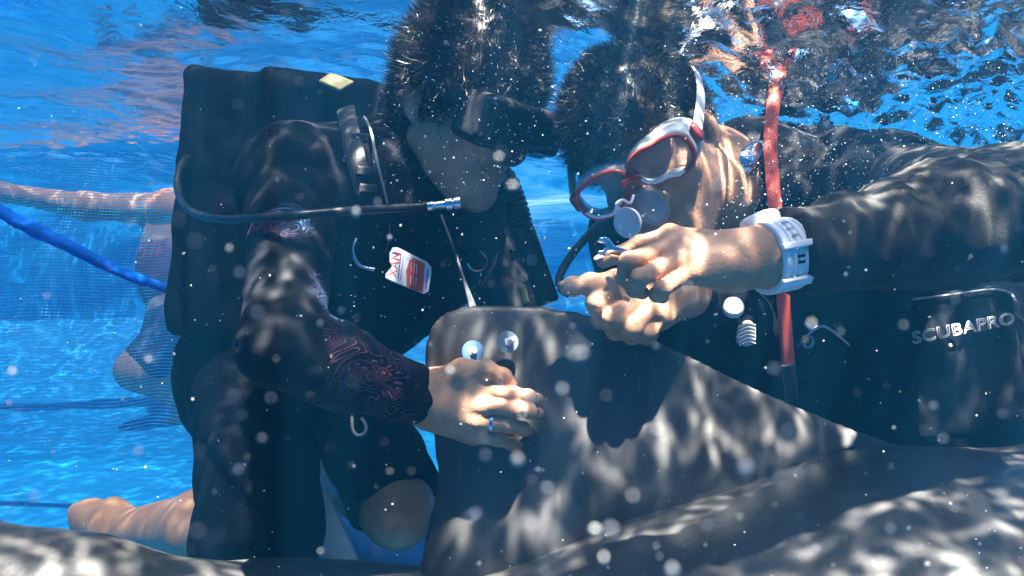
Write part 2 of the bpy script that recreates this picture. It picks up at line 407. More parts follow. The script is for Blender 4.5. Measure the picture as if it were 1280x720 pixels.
class MB:
    """collects faces for one mesh"""
    def __init__(s): s.v = []; s.f = []
    def add(s, v, f):
        b = len(s.v); s.v += [tuple(x) for x in v]; s.f += [[i + b for i in q] for q in f]
    def tube(s, pts, rad, n=10, caps=True, smooth=4, flat=None, up=None):
        pts = [Vector(p) for p in pts]
        if isinstance(rad, (int, float)): rad = [rad] * len(pts)
        if smooth and len(pts) > 2:
            q, r = [], []
            for i in range(len(pts) - 1):
                p0 = pts[max(i - 1, 0)]; p1 = pts[i]; p2 = pts[i + 1]; p3 = pts[min(i + 2, len(pts) - 1)]
                for k in range(smooth):
                    t = k / smooth
                    q.append(0.5 * ((2 * p1) + (p2 - p0) * t + (2 * p0 - 5 * p1 + 4 * p2 - p3) * t * t + (3 * p1 - p0 - 3 * p2 + p3) * t ** 3))
                    r.append(rad[i] * (1 - t) + rad[i + 1] * t)
            q.append(pts[-1]); r.append(rad[-1]); pts, rad = q, r
        prev = None
        v, f = [], []
        for i, p in enumerate(pts):
            tg = (pts[min(i + 1, len(pts) - 1)] - pts[max(i - 1, 0)]).normalized()
            if prev is None:
                a = Vector(up) if up is not None else (Vector((0, 0, 1)) if abs(tg.z) < 0.9 else Vector((1, 0, 0)))
            else: a = prev
            a = (a - tg * a.dot(tg)).normalized(); b = tg.cross(a); prev = a
            w, h = (1, 1) if flat is None else flat
            for k in range(n):
                an = 2 * math.pi * k / n
                v.append(p + (a * math.cos(an) * h + b * math.sin(an) * w) * rad[i])
        m = len(pts)
        for i in range(m - 1):
            for k in range(n):
                f.append([i * n + k, i * n + (k + 1) % n, (i + 1) * n + (k + 1) % n, (i + 1) * n + k])
        if caps:
            f.append(list(range(n))[::-1]); f.append([(m - 1) * n + k for k in range(n)])
        s.add(v, f); return s
    def lathe(s, c, axis, prof, n=20):
        """prof: (distance along axis, radius)"""
        c = Vector(c); axis = Vector(axis).normalized()
        a = axis.orthogonal().normalized(); b = axis.cross(a)
        v, f = [], []
        for h, r in prof:
            for k in range(n):
                an = 2 * math.pi * k / n
                v.append(c + axis * h + (a * math.cos(an) + b * math.sin(an)) * r)
        for i in range(len(prof) - 1):
            for k in range(n):
                f.append([i * n + k, i * n + (k + 1) % n, (i + 1) * n + (k + 1) % n, (i + 1) * n + k])
        f.append(list(range(n))[::-1]); f.append([(len(prof) - 1) * n + k for k in range(n)])
        s.add(v, f); return s
    def ring(s, c, axis, rad, r, n=24, m=8, a0=0, a1=2 * math.pi, xdir=None):
        c = Vector(c); axis = Vector(axis).normalized()
        a = (Vector(xdir) - axis * axis.dot(Vector(xdir))).normalized() if xdir is not None else axis.orthogonal().normalized()
        b = axis.cross(a)
        full = abs(a1 - a0 - 2 * math.pi) < 1e-6
        pts = [c + (a * math.cos(a0 + (a1 - a0) * i / n) + b * math.sin(a0 + (a1 - a0) * i / n)) * rad for i in range(n + 1)]
        s.tube(pts, r, m, caps=not full, smooth=0); return s
    def plate(s, pts, normal, th):
        """polygon outline extruded to a thickness"""
        nrm = Vector(normal).normalized(); n = len(pts)
        top = [Vector(p) + nrm * th / 2 for p in pts]; bot = [Vector(p) - nrm * th / 2 for p in pts]
        f = [list(range(n)), [n + i for i in range(n)][::-1]]
        f += [[i, n + i, n + (i + 1) % n, (i + 1) % n] for i in range(n)]
        s.add(top + bot, f); return s
    def box(s, c, ax, ay, az, hx, hy, hz):
        c = Vector(c); v = []
        for i in (-1, 1):
            for j in (-1, 1):
                for k in (-1, 1):
                    v.append(c + Vector(ax) * hx * i + Vector(ay) * hy * j + Vector(az) * hz * k)
        s.add(v, [[0, 1, 3, 2], [4, 6, 7, 5], [0, 4, 5, 1], [2, 3, 7, 6], [0, 2, 6, 4], [1, 5, 7, 3]]); return s
    def build(s, name, mat, parent=None, smooth=True, bevel=0.0, sub=0):
        me = bpy.data.meshes.new(name)
        me.from_pydata(s.v, [], s.f)
        bm = bmesh.new(); bm.from_mesh(me)
        bmesh.ops.recalc_face_normals(bm, faces=bm.faces)
        if bevel:
            es = [e for e in bm.edges if len(e.link_faces) == 2 and e.calc_face_angle(0) > 0.6]
            bmesh.ops.bevel(bm, geom=es, offset=bevel, segments=2, profile=0.5, affect='EDGES')
        bm.to_mesh(me); bm.free()
        for p in me.polygons: p.use_smooth = smooth
        if smooth:
            bm = bmesh.new(); bm.from_mesh(me)
            for e in bm.edges:
                if len(e.link_faces) == 2 and e.calc_face_angle(0) > 0.9: e.smooth = False
            bm.to_mesh(me); bm.free()
        return link(name, me, mat, parent)

# ------------------------------------------------------------------ implicit surfaces (smooth unions -> mesh)
class Sdf:
    def __init__(s): s.p = []
    def cone(s, a, b, ra, rb, k=0.01, op='add'):
        s.p.append(('cone', np.array(a, float), np.array(b, float), ra, rb, k, op)); return s
    def chain(s, pts, rad, k=0.01):
        for i in range(len(pts) - 1): s.cone(pts[i], pts[i + 1], rad[i], rad[i + 1], k)
        return s
    def ell(s, c, r, axes=None, k=0.01, op='add'):
        A = np.eye(3) if axes is None else np.array([list(x) for x in axes], float)
        s.p.append(('ell', np.array(c, float), np.array(r, float), A, 0, k, op)); return s
    def box(s, c, h, axes=None, rnd=0.01, k=0.01, op='add'):
        A = np.eye(3) if axes is None else np.array([list(x) for x in axes], float)
        s.p.append(('box', np.array(c, float), np.array(h, float), A, rnd, k, op)); return s
    def ext(s, prims, grow=0.0):
        for q in prims.p:
            q = list(q)
            if grow:
                if q[0] == 'cone': q[3] += grow; q[4] += grow
                elif q[0] == 'ell': q[2] = q[2] + grow
                else: q[2] = q[2] + grow
            s.p.append(tuple(q))
        return s
    def bounds(s):
        lo = np.full(3, 1e9); hi = -lo
        for q in s.p:
            if q[6] != 'add': continue
            if q[0] == 'cone':
                r = max(q[3], q[4]); lo = np.minimum(lo, np.minimum(q[1], q[2]) - r); hi = np.maximum(hi, np.maximum(q[1], q[2]) + r)
            else:
                e = np.abs(q[3].T) @ q[2] + (q[4] if q[0] == 'box' else 0)
                lo = np.minimum(lo, q[1] - e); hi = np.maximum(hi, q[1] + e)
        return lo, hi
    def grid(s, h, lo=None, hi=None, pad=3):
        l, u = s.bounds()
        lo = l if lo is None else np.maximum(l, lo); hi = u if hi is None else np.minimum(u, hi)
        lo = lo - pad * h; hi = hi + pad * h
        n = np.ceil((hi - lo) / h).astype(int) + 1
        g = np.full(n, 1.0, np.float32)
        for q in s.p:
            if q[0] == 'cone':
                r = max(q[3], q[4]); a = np.minimum(q[1], q[2]) - r; b = np.maximum(q[1], q[2]) + r
            else:
                e = np.abs(q[3].T) @ q[2] + (q[4] if q[0] == 'box' else 0); a = q[1] - e; b = q[1] + e
            k = q[5]; m = k + 4 * h
            i0 = np.clip(np.floor((a - m - lo) / h).astype(int), 0, n); i1 = np.clip(np.ceil((b + m - lo) / h).astype(int) + 1, 0, n)
            if np.any(i1 <= i0): continue
            ax = [(lo[d] + h * np.arange(i0[d], i1[d])).astype(np.float32) for d in range(3)]
            P = np.stack(np.meshgrid(*ax, indexing='ij'), -1)
            if q[0] == 'cone':
                ba = (q[2] - q[1]).astype(np.float32); pa = P - q[1].astype(np.float32)
                t = np.clip(pa @ ba / max(float(ba @ ba), 1e-12), 0, 1)
                d = np.linalg.norm(pa - t[..., None] * ba, axis=-1) - (q[3] + (q[4] - q[3]) * t)
            elif q[0] == 'ell':
                L = (P - q[1].astype(np.float32)) @ q[3].T.astype(np.float32)
                k0 = np.linalg.norm(L / q[2].astype(np.float32), axis=-1); k1 = np.linalg.norm(L / (q[2] ** 2).astype(np.float32), axis=-1)
                d = k0 * (k0 - 1) / np.maximum(k1, 1e-6)
            else:
                L = np.abs((P - q[1].astype(np.float32)) @ q[3].T.astype(np.float32)) - q[2].astype(np.float32)
                d = np.linalg.norm(np.maximum(L, 0), axis=-1) + np.minimum(L.max(-1), 0) - q[4]
            sl = tuple(slice(i0[x], i1[x]) for x in range(3))
            o = g[sl]
            if q[6] == 'add':
                w = np.maximum(k - np.abs(o - d), 0) / k
                g[sl] = np.minimum(o, d) - w * w * k * 0.25
            else:
                w = np.maximum(k - np.abs(o + d), 0) / k
                g[sl] = np.maximum(o, -d) + w * w * k * 0.25
        return g, lo
    def mesh(s, h, lo=None, hi=None, cut=None):
        """cut: list of (point, normal): what lies on the normal's side is taken away"""
        g, o = s.grid(h, lo, hi)
        if cut:
            ax = [o[d] + h * np.arange(g.shape[d]) for d in range(3)]
            X, Y, Z = np.meshgrid(*ax, indexing='ij')
            for p, nrm in cut:
                nrm = Vector(nrm).normalized()
                g = np.maximum(g, ((X - p[0]) * nrm[0] + (Y - p[1]) * nrm[1] + (Z - p[2]) * nrm[2]).astype(np.float32))
        g[0] = g[-1] = 1; g[:, 0] = g[:, -1] = 1; g[:, :, 0] = g[:, :, -1] = 1
        return nets(g, o, h)

def nets(g, o, h):
    n = np.array(g.shape) - 1
    ins = g < 0
    cs = [(i, j, k) for i in (0, 1) for j in (0, 1) for k in (0, 1)]
    sub = lambda a, c: a[c[0]:c[0] + n[0], c[1]:c[1] + n[1], c[2]:c[2] + n[2]]
    cnt = sum(sub(ins, c).astype(np.int8) for c in cs)
    act = (cnt > 0) & (cnt < 8)
    idx = np.argwhere(act)
    vid = np.full(n, -1, np.int64); vid[act] = np.arange(len(idx))
    vals = {c: g[idx[:, 0] + c[0], idx[:, 1] + c[1], idx[:, 2] + c[2]] for c in cs}
    acc = np.zeros((len(idx), 3)); num = np.zeros(len(idx))
    for c in cs:
        for d in range(3):
            if c[d]: continue
            e = list(c); e[d] = 1; e = tuple(e)
            a, b = vals[c], vals[e]
            m = (a < 0) != (b < 0)
            t = np.where(m, a / np.where(m, a - b, 1), 0)
            p = np.tile(np.array(c, float), (len(idx), 1)); p[:, d] = t
            acc[m] += p[m]; num[m] += 1
    verts = o + h * (idx + acc / num[:, None])
    faces = []
    for d in range(3):
        a = [slice(1, -1)] * 3; b = [slice(1, -1)] * 3
        a[d] = slice(0, -1); b[d] = slice(1, None)
        A = ins[tuple(a)]; B = ins[tuple(b)]
        ch = np.argwhere(A != B)
        base = ch.copy(); base += 1; base[:, d] -= 1
        fl = A[tuple(ch.T)]
        u, v = (d + 1) % 3, (d + 2) % 3
        q = []
        for du, dv in ((0, 0), (1, 0), (1, 1), (0, 1)):
            w = base.copy(); w[:, u] -= du; w[:, v] -= dv
            q.append(vid[tuple(w.T)])
        q = np.stack(q, 1)
        q[~fl] = q[~fl][:, ::-1]
        faces.append(q)
    F = np.concatenate(faces)
    F = F[(F >= 0).all(1)]
    return verts, F

def join(parts):
    v, f, b = [], [], 0
    for a, q in parts:
        v.append(a); f.append(q + b); b += len(a)
    return np.concatenate(v), np.concatenate(f)

def vnormals(v, f):
    a = v[f[:, 2]] - v[f[:, 0]]; b = v[f[:, 3]] - v[f[:, 1]]
    c = np.cross(a, b); n = np.zeros_like(v)
    for i in range(4): np.add.at(n, f[:, i], c)
    return n / np.maximum(np.linalg.norm(n, axis=1, keepdims=True), 1e-12)

def ruffle(v, f, amp, scale, stretch=(1, 1, 1), seed=0.0):
    """cloth creases: push the surface along its normals by smooth noise"""
    n = vnormals(v, f)
    st = Vector(stretch)
    a = np.array([mnoise.noise(Vector((x * st.x * scale + seed, y * st.y * scale, z * st.z * scale)))
                  + 0.5 * mnoise.noise(Vector((x * st.x * scale * 2.3 + seed, y * st.y * scale * 2.3, z * st.z * scale * 2.3))) for x, y, z in v])
    return v + n * (a * amp)[:, None]

def axes_from(Fd, Ud):
    Fd = Vector(Fd).normalized(); Ud = Vector(Ud); Ud = (Ud - Fd * Ud.dot(Fd)).normalized()
    return Fd, Ud.cross(Fd), Ud           # forward, person's left, up

# ------------------------------------------------------------------ the setting
def pool():
    # floor and walls of one blue liner; the floor drops away on the near side, where the animal lies
    def fz(x, y):
        t = min(max((1.12 - y) / 0.5, 0), 1); t = t * t * (3 - 2 * t)
        return FLOOR_Z - 0.62 * t + 0.40 * max(0, (y - 2.2) / 1.1) ** 2 + 0.012 * mnoise.noise(Vector((x * 1.3, y * 1.3, 0))) + 0.004 * mnoise.noise(Vector((x * 6, y * 6, 3)))
    xs = np.linspace(-3.6, 3.6, 120); ys = np.linspace(-2.6, 3.3, 110)
    v = [(x, y, fz(x, y)) for y in ys for x in xs]
    nx = len(xs)
    f = np.array([[j * nx + i, j * nx + i + 1, (j + 1) * nx + i + 1, (j + 1) * nx + i] for j in range(len(ys) - 1) for i in range(nx - 1)])
    tag(mesh_obj('pool_floor', v, f, 'liner'), kind='structure')
    def wall(name, p0, p1, nrm, seed):
        p0, p1, nrm = Vector(p0), Vector(p1), Vector(nrm)
        nu, nv = 220, 80
        vv = []
        for j in range(nv + 1):
            for i in range(nu + 1):
                u, w = i / nu, j / nv
                p = p0.lerp(p1, u); z = -1.2 + 2.1 * w
                s = u * (p1 - p0).length
                fold = 0.07 * mnoise.noise(Vector((s * 0.9 + z * 1.4 + seed, z * 0.7, 1))) + 0.05 * mnoise.noise(Vector(((s * 0.6 + z * 1.1) * 1.3 + seed, (z - s * 0.45) * 5.0, 5)))
                fold += 0.008 * mnoise.noise(Vector((s * 1.5 + seed, (z - s * 0.5) * 14, 9)))
                q = p + nrm * fold
                vv.append((q.x, q.y, z))
        ff = np.array([[j * (nu + 1) + i, j * (nu + 1) + i + 1, (j + 1) * (nu + 1) + i + 1, (j + 1) * (nu + 1) + i] for j in range(nv) for i in range(nu)])
        tag(mesh_obj(name, vv, ff, 'liner'), kind='structure')
    wall('pool_wall_far', (-3.7, 3.2, 0), (3.7, 3.2, 0), (0, -1, 0), 2.0)
    wall('pool_wall_left', (-3.5, -2.6, 0), (-3.5, 3.3, 0), (1, 0, 0), 7.0)
    wall('pool_wall_right', (3.5, -2.6, 0), (3.5, 3.3, 0), (-1, 0, 0), 11.0)
    wall('pool_wall_near', (-3.7, -2.5, 0), (3.7, -2.5, 0), (0, 1, 0), 15.0)
    # water surface with swell, chop and wavelets
    def spaced(a, b, c, d, fine, coarse):
        return np.concatenate([np.arange(a, b, coarse), np.arange(b, c, fine), np.arange(c, d + coarse, coarse)])
    xs = spaced(-3.45, -1.5, 1.5, 3.45, 0.012, 0.06); ys = spaced(-2.45, 0.55, 2.6, 3.12, 0.012, 0.06)
    X, Y = np.meshgrid(xs, ys)
    Z = np.full_like(X, WATER_Z)
    Z -= np.interp(X, [-0.3, -0.1, 0.1, 0.3, 0.5, 0.7, 1.1, 2.0], [0, 0.02, 0.085, 0.15, 0.185, 0.195, 0.18, 0.10]) * np.exp(-((Y - 1.15) / 0.75) ** 2)
    r2 = np.random.default_rng(3)
    rough = 0.45 + 1.0 * np.clip((X - 0.0) / 0.5, 0, 1) * np.exp(-((Y - 1.2) / 0.9) ** 2)
    for lam, amp, cnt, mod in ((0.9, 0.010, 4, 0), (0.32, 0.0040, 7, 0), (0.13, 0.0017, 12, 1), (0.06, 0.00085, 18, 1), (0.034, 0.0011, 20, 2)):
        for _ in range(cnt):
            an = r2.uniform(0, 2 * math.pi) if lam < 0.5 else r2.uniform(0.6, 1.6)
            l = lam * r2.uniform(0.75, 1.3); k = 2 * math.pi / l
            w = amp * r2.uniform(0.5, 1.2) * np.sin(k * (X * math.cos(an) + Y * math.sin(an)) + r2.uniform(0, 6.28))
            Z += w * (1 if mod == 0 else rough if mod == 1 else np.maximum(rough - 0.45, 0) * 1.4)
    nx = len(xs)
    I = np.arange(len(ys) - 1)[:, None] * nx + np.arange(nx - 1)[None, :]
    f = np.stack([I, I + 1, I + nx + 1, I + nx], -1).reshape(-1, 4)
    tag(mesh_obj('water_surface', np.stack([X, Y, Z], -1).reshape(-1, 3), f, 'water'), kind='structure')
    # the water itself: far things fade to blue
    t = NT('water_haze')
    pv = t.n('ShaderNodeVolumePrincipled')
    pv.inputs['Color'].default_value = (0.04, 0.42, 0.95, 1)
    pv.inputs['Density'].default_value = 0.125
    pv.inputs['Anisotropy'].default_value = 0.25
    t.l(pv.outputs[0], t.out.inputs['Volume'])
    b = MB().box((0, 0.35, -0.15), (1, 0, 0), (0, 1, 0), (0, 0, 1), 4.2, 3.6, 1.35)
    tag(b.build('haze', t.m, smooth=False), kind='stuff')
pool()

# ------------------------------------------------------------------ the animal
def animal():
    root = empty('pilot_whale', V(800, 700, 0.92), 'dark grey whale lying under the divers with its tall dorsal fin raised', 'whale')
    s = Sdf()
    # trunk: a deep back that narrows towards the tail on the left
    spine = [(1.60, 1.05, -0.56, 0.20), (1.25, 0.92, -0.50, 0.30), (0.85, 0.85, -0.505, 0.325), (0.45, 0.83, -0.53, 0.325),
             (0.24, 0.83, -0.585, 0.32), (0.06, 0.835, -0.65, 0.31), (-0.10, 0.84, -0.645, 0.29), (-0.25, 0.86, -0.565, 0.225), (-0.34, 0.85, -0.485, 0.14), (-0.39, 0.80, -0.395, 0.070), (-0.47, 0.78, -0.343, 0.058), (-0.56, 0.76, -0.300, 0.048)]
    s.chain([p[:3] for p in spine], [p[3] for p in spine], 0.06)
    # flukes
    s.ell((-0.69, 0.75, -0.295), (0.16, 0.12, 0.030), axes_from((-0.95, -0.15, 0.16), (0.3, 0.0, 1)), 0.07)
    s.ell((-0.80, 0.66, -0.275), (0.20, 0.10, 0.022), axes_from((-0.6, -0.78, 0.10), (0.25, 0.0, 1)), 0.06)
    s.ell((-0.78, 0.92, -0.29), (0.20, 0.10, 0.022), axes_from((-0.5, 0.85, 0.03), (0.25, 0.0, 1)), 0.06)
    v1 = s.mesh(0.011)
    # dorsal fin: outline in the upright plane at d = 0.88, lens-shaped in section
    dF = 0.885
    out = [(523, 722), (534, 660), (545, 610), (544, 570), (536, 520), (530, 480), (528, 448), (533, 420), (545, 398), (566, 385),
           (600, 379), (640, 379), (690, 383), (735, 391), (780, 405), (830, 428), (885, 455), (945, 484), (1010, 512), (1080, 540), (1160, 566), (1230, 590), (1290, 640), (1290, 760), (523, 760)]
    pts = [np.array(((x - 640) / F_PX * dF, (360 - y) / F_PX * dF)) for x, y in out]
    dense = []
    n = len(pts)
    for i in range(n):
        p0, p1, p2, p3 = pts[i - 1], pts[i], pts[(i + 1) % n], pts[(i + 2) % n]
        for k in range(6):
            t = k / 6
            dense.append(0.5 * (2 * p1 + (p2 - p0) * t + (2 * p0 - 5 * p1 + 4 * p2 - p3) * t * t + (3 * p1 - p0 - 3 * p2 + p3) * t ** 3))
    poly = np.array(dense)
    h = 0.006
    lo = np.array([poly[:, 0].min() - 0.03, dF - 0.13, poly[:, 1].min() - 0.01]); hi = np.array([poly[:, 0].max() + 0.03, dF + 0.13, poly[:, 1].max() + 0.03])
    nn = np.ceil((hi - lo) / h).astype(int) + 1
    gx = lo[0] + h * np.arange(nn[0]); gz = lo[2] + h * np.arange(nn[2]); gy = lo[1] + h * np.arange(nn[1])
    GX, GZ = np.meshgrid(gx, gz, indexing='ij')
    d2 = np.full(GX.shape, 1e9); inside = np.zeros(GX.shape, bool)
    m = len(poly)
    for i in range(m):
        a, b = poly[i], poly[(i + 1) % m]
        ba = b - a; L = ba @ ba
        t = np.clip(((GX - a[0]) * ba[0] + (GZ - a[1]) * ba[1]) / max(L, 1e-12), 0, 1)
        d2 = np.minimum(d2, (GX - a[0] - t * ba[0]) ** 2 + (GZ - a[1] - t * ba[1]) ** 2)
        c = ((a[1] > GZ) != (b[1] > GZ)) & (GX < (b[0] - a[0]) * (GZ - a[1]) / (b[1] - a[1] + 1e-12) + a[0])
        inside ^= c
    dist = np.sqrt(d2) * np.where(inside, 1, -1)          # positive inside the outline
    base = np.clip((-0.10 - GZ) / 0.24, 0, 1)             # thicker towards the back
    half = np.maximum(dist, 0) ** 0.5 * (0.075 + 0.13 * base ** 1.5) 
    half = np.minimum(half, 0.030 + 0.075 * base ** 2)
    half = np.where(dist > 0, half, dist)
    g = (np.abs(gy[None, :, None] - dF) - half[:, None, :]).astype(np.float32)
    g[:, :, 0] = 1; g[0] = g[-1] = 1
    v2 = nets(g, lo, h)
    body = mesh_obj('body', *v1, 'animal', root)
    vv, ff = v2
    fin = mesh_obj('dorsal_fin', vv, ff, 'animal', root)
    md = fin.modifiers.new('smooth', 'SMOOTH'); md.factor = 0.5; md.iterations = 6
    # bolts of the tracking tag through the fin
    for (px, py, mat, tilt, lab) in ((591, 439, 'washer', (0.25, -1, 0.12), 'blue washer with short white bolt fastened through the whale fin'),
                                     (634.5, 427.5, 'washer_g', (0.45, -1, 0.3), 'grey washer with long leaning bolt on the whale fin')):
        c = V(px, py, dF - 0.033)
        e = empty('tag_bolt', c, lab, 'bolt')
        MB().lathe(c, (0.02, -1, 0.05), [(0.006, 0.0126), (-0.001, 0.0128), (-0.0018, 0.0122), (-0.0022, 0.005)][::-1], 28).build('washer', mat, e)
        MB().lathe(c + Vector((0, -0.001, 0)), tilt, [(0.0, 0.0062), (0.0045, 0.0062), (0.0052, 0.0055)], 6).build('nut', 'white_p', e, smooth=False)
        L = 0.010 if mat == 'washer' else 0.017
        MB().lathe(c, tilt, [(0.004, 0.0036), (L, 0.0036), (L + 0.0012, 0.003)], 14).build('bolt_shaft', 'white_p', e)
animal()

# ------------------------------------------------------------------ people
def head_sdf(C, Fd, L, U, k=1.0, ears=True):
    """head in its own frame: F forward, L to the person's left, U up; C between the ears"""
    C = Vector(C); s = Sdf()
    A = (Fd, L, U)
    P = lambda f, l, u: C + (Fd * f + L * l + U * u) * k
    s.ell(P(-0.008, 0, 0.045), (0.098 * k, 0.077 * k, 0.084 * k), A, 0.03)
    s.ell(P(0.032, 0, -0.030), (0.062 * k, 0.060 * k, 0.082 * k), A, 0.03)
    for q in (-1, 1):
        s.cone(P(0.0, q * 0.056, -0.055), P(0.065, q * 0.016, -0.100), 0.022 * k, 0.018 * k, 0.03)
        s.ell(P(0.066, q * 0.042, -0.022), (0.022 * k, 0.022 * k, 0.018 * k), A, 0.02)      # cheekbone
        s.ell(P(0.076, q * 0.033, 0.012), (0.012 * k, 0.017 * k, 0.012 * k), A, 0.006)      # eye lids
        s.cone(P(0.088, q * 0.012, 0.030), P(0.078, q * 0.046, 0.028), 0.011 * k, 0.010 * k, 0.015)  # brow
        s.ell(P(0.100, q * 0.011, -0.036), (0.011 * k, 0.009 * k, 0.008 * k), A, 0.006)     # nostril
        if ears:
            s.ell(P(-0.014, q * 0.080, -0.002), (0.018 * k, 0.008 * k, 0.031 * k), A, 0.008)
            s.ell(P(-0.010, q * 0.088, 0.004), (0.010 * k, 0.006 * k, 0.016 * k), A, 0.004, 'sub')
            s.cone(P(-0.006, q * 0.080, -0.026), P(-0.002, q * 0.078, -0.032), 0.007 * k, 0.006 * k, 0.006)
    s.cone(P(0.090, 0, 0.018), P(0.112, 0, -0.030), 0.009 * k, 0.013 * k, 0.012)          # nose
    s.cone(P(0.088, -0.02, -0.066), P(0.088, 0.02, -0.066), 0.008 * k, 0.008 * k, 0.008)  # lips
    s.cone(P(0.086, -0.017, -0.077), P(0.086, 0.017, -0.077), 0.008 * k, 0.008 * k, 0.006)
    s.cone(P(0.098, -0.022, -0.0715), P(0.098, 0.022, -0.0715), 0.002, 0.002, 0.003, 'sub')
    s.ell(P(0.078, 0, -0.104), (0.020 * k, 0.022 * k, 0.018 * k), A, 0.02)
    return s, P

def hair_on(person, C, Fd, L, U, k, mat, length, count, hairline, seed, curl=0.5, cap=0.006):
    """a close cap of hair and thousands of short strands on it"""
    C = Vector(C); r3 = np.random.default_rng(seed)
    P = lambda f, l, u: C + (Fd * f + L * l + U * u) * k
    s = Sdf(); A = (Fd, L, U)
    s.ell(P(-0.010, 0, 0.046), ((0.098 + cap) * k, (0.077 + cap) * k, (0.084 + cap) * k), A, 0.02)
    s.ell(P(-0.045, 0, -0.005), (0.056 * k, 0.070 * k, 0.066 * k), A, 0.03)
    s.ell(P(*hairline[0]), hairline[1], A, 0.006, 'sub')
    for q in (-1, 1): s.ell(P(0.012, q * 0.085, -0.030), (0.030 * k, 0.03, 0.050 * k), A, 0.006, 'sub')
    v, f = s.mesh(0.005)
    v = ruffle(v, f, 0.005, 45, seed=seed)
    n = vnormals(v, f)
    keep = np.array([(Vector(p) - P(-0.01, 0, 0.04)).length for p in v]) > 0.070 * k
    ids = r3.choice(np.flatnonzero(keep), count)
    o = v[ids] + r3.normal(0, 0.0025, (count, 3)); nn = n[ids]
    sw = np.array([mnoise.noise_vector(Vector(p) * 26 + Vector((seed, 0, 0))) for p in o]) * curl
    sw2 = np.array([mnoise.noise_vector(Vector(p) * 60 + Vector((0, seed, 0))) for p in o]) * curl
    ln = length * r3.uniform(0.45, 1.15, (count, 1))
    d1 = nn * 0.75 + sw + r3.normal(0, 0.25, (count, 3)); d1 /= np.linalg.norm(d1, axis=1, keepdims=True)
    d2 = d1 * 0.5 + sw2 * 1.2 + r3.normal(0, 0.35, (count, 3)) + np.array([0, 0, 0.25]); d2 /= np.linalg.norm(d2, axis=1, keepdims=True)
    a = o; b = o + d1 * ln * 0.55; c = b + d2 * ln * 0.45
    side = np.cross(d1, r3.normal(0, 1, (count, 3))); side /= np.linalg.norm(side, axis=1, keepdims=True)
    w = 0.0003
    sv = np.stack([a - side * w, a + side * w, b + side * w * 0.9, b - side * w * 0.9, c + side * w * 0.3, c - side * w * 0.3], 1).reshape(-1, 3)
    i = np.arange(count)[:, None] * 6
    sf = np.concatenate([i + np.array([[0, 1, 2, 3]]), i + np.array([[3, 2, 4, 5]])])
    vv, ff = join([(v, f), (sv, sf)])
    return mesh_obj('hair', vv, ff, mat, person)

def finger(s, joints, rads, k=0.006):
    """joints from knuckle to tip, a swelling at each joint"""
    s.chain(joints, rads, k)
    for j, r in zip(joints[1:-1], rads[1:-1]): s.ell(j, (r * 1.07,) * 3, None, k)

def nail_at(person, tip, back, facing, r):
    """a small curved nail plate at a finger tip"""
    tip, back = Vector(tip), Vector(back); D = (tip - back).normalized()
    N = Vector(facing); N = (N - D * N.dot(D)).normalized(); S = D.cross(N)
    v, f = [], []
    for i in range(5):
        for j in range(5):
            a = (j - 2) / 2 * 0.75; t = (i - 1.6) / 2.4
            w = 1.0 - 0.25 * max(0, t) ** 2
            v.append(tip + D * (t * r * 0.85) + (N * math.cos(a * w) + S * math.sin(a * w)) * r * (1.035 - 0.10 * max(0, t) ** 2))
    for i in range(4):
        for j in range(4): f.append([i * 5 + j, i * 5 + j + 1, i * 5 + j + 6, i * 5 + j + 5])
    o = mesh_obj('fingernail', v, f, 'nail', person)
    md = o.modifiers.new('thick', 'SOLIDIFY'); md.thickness = 0.0006; md.offset = 1
    return o

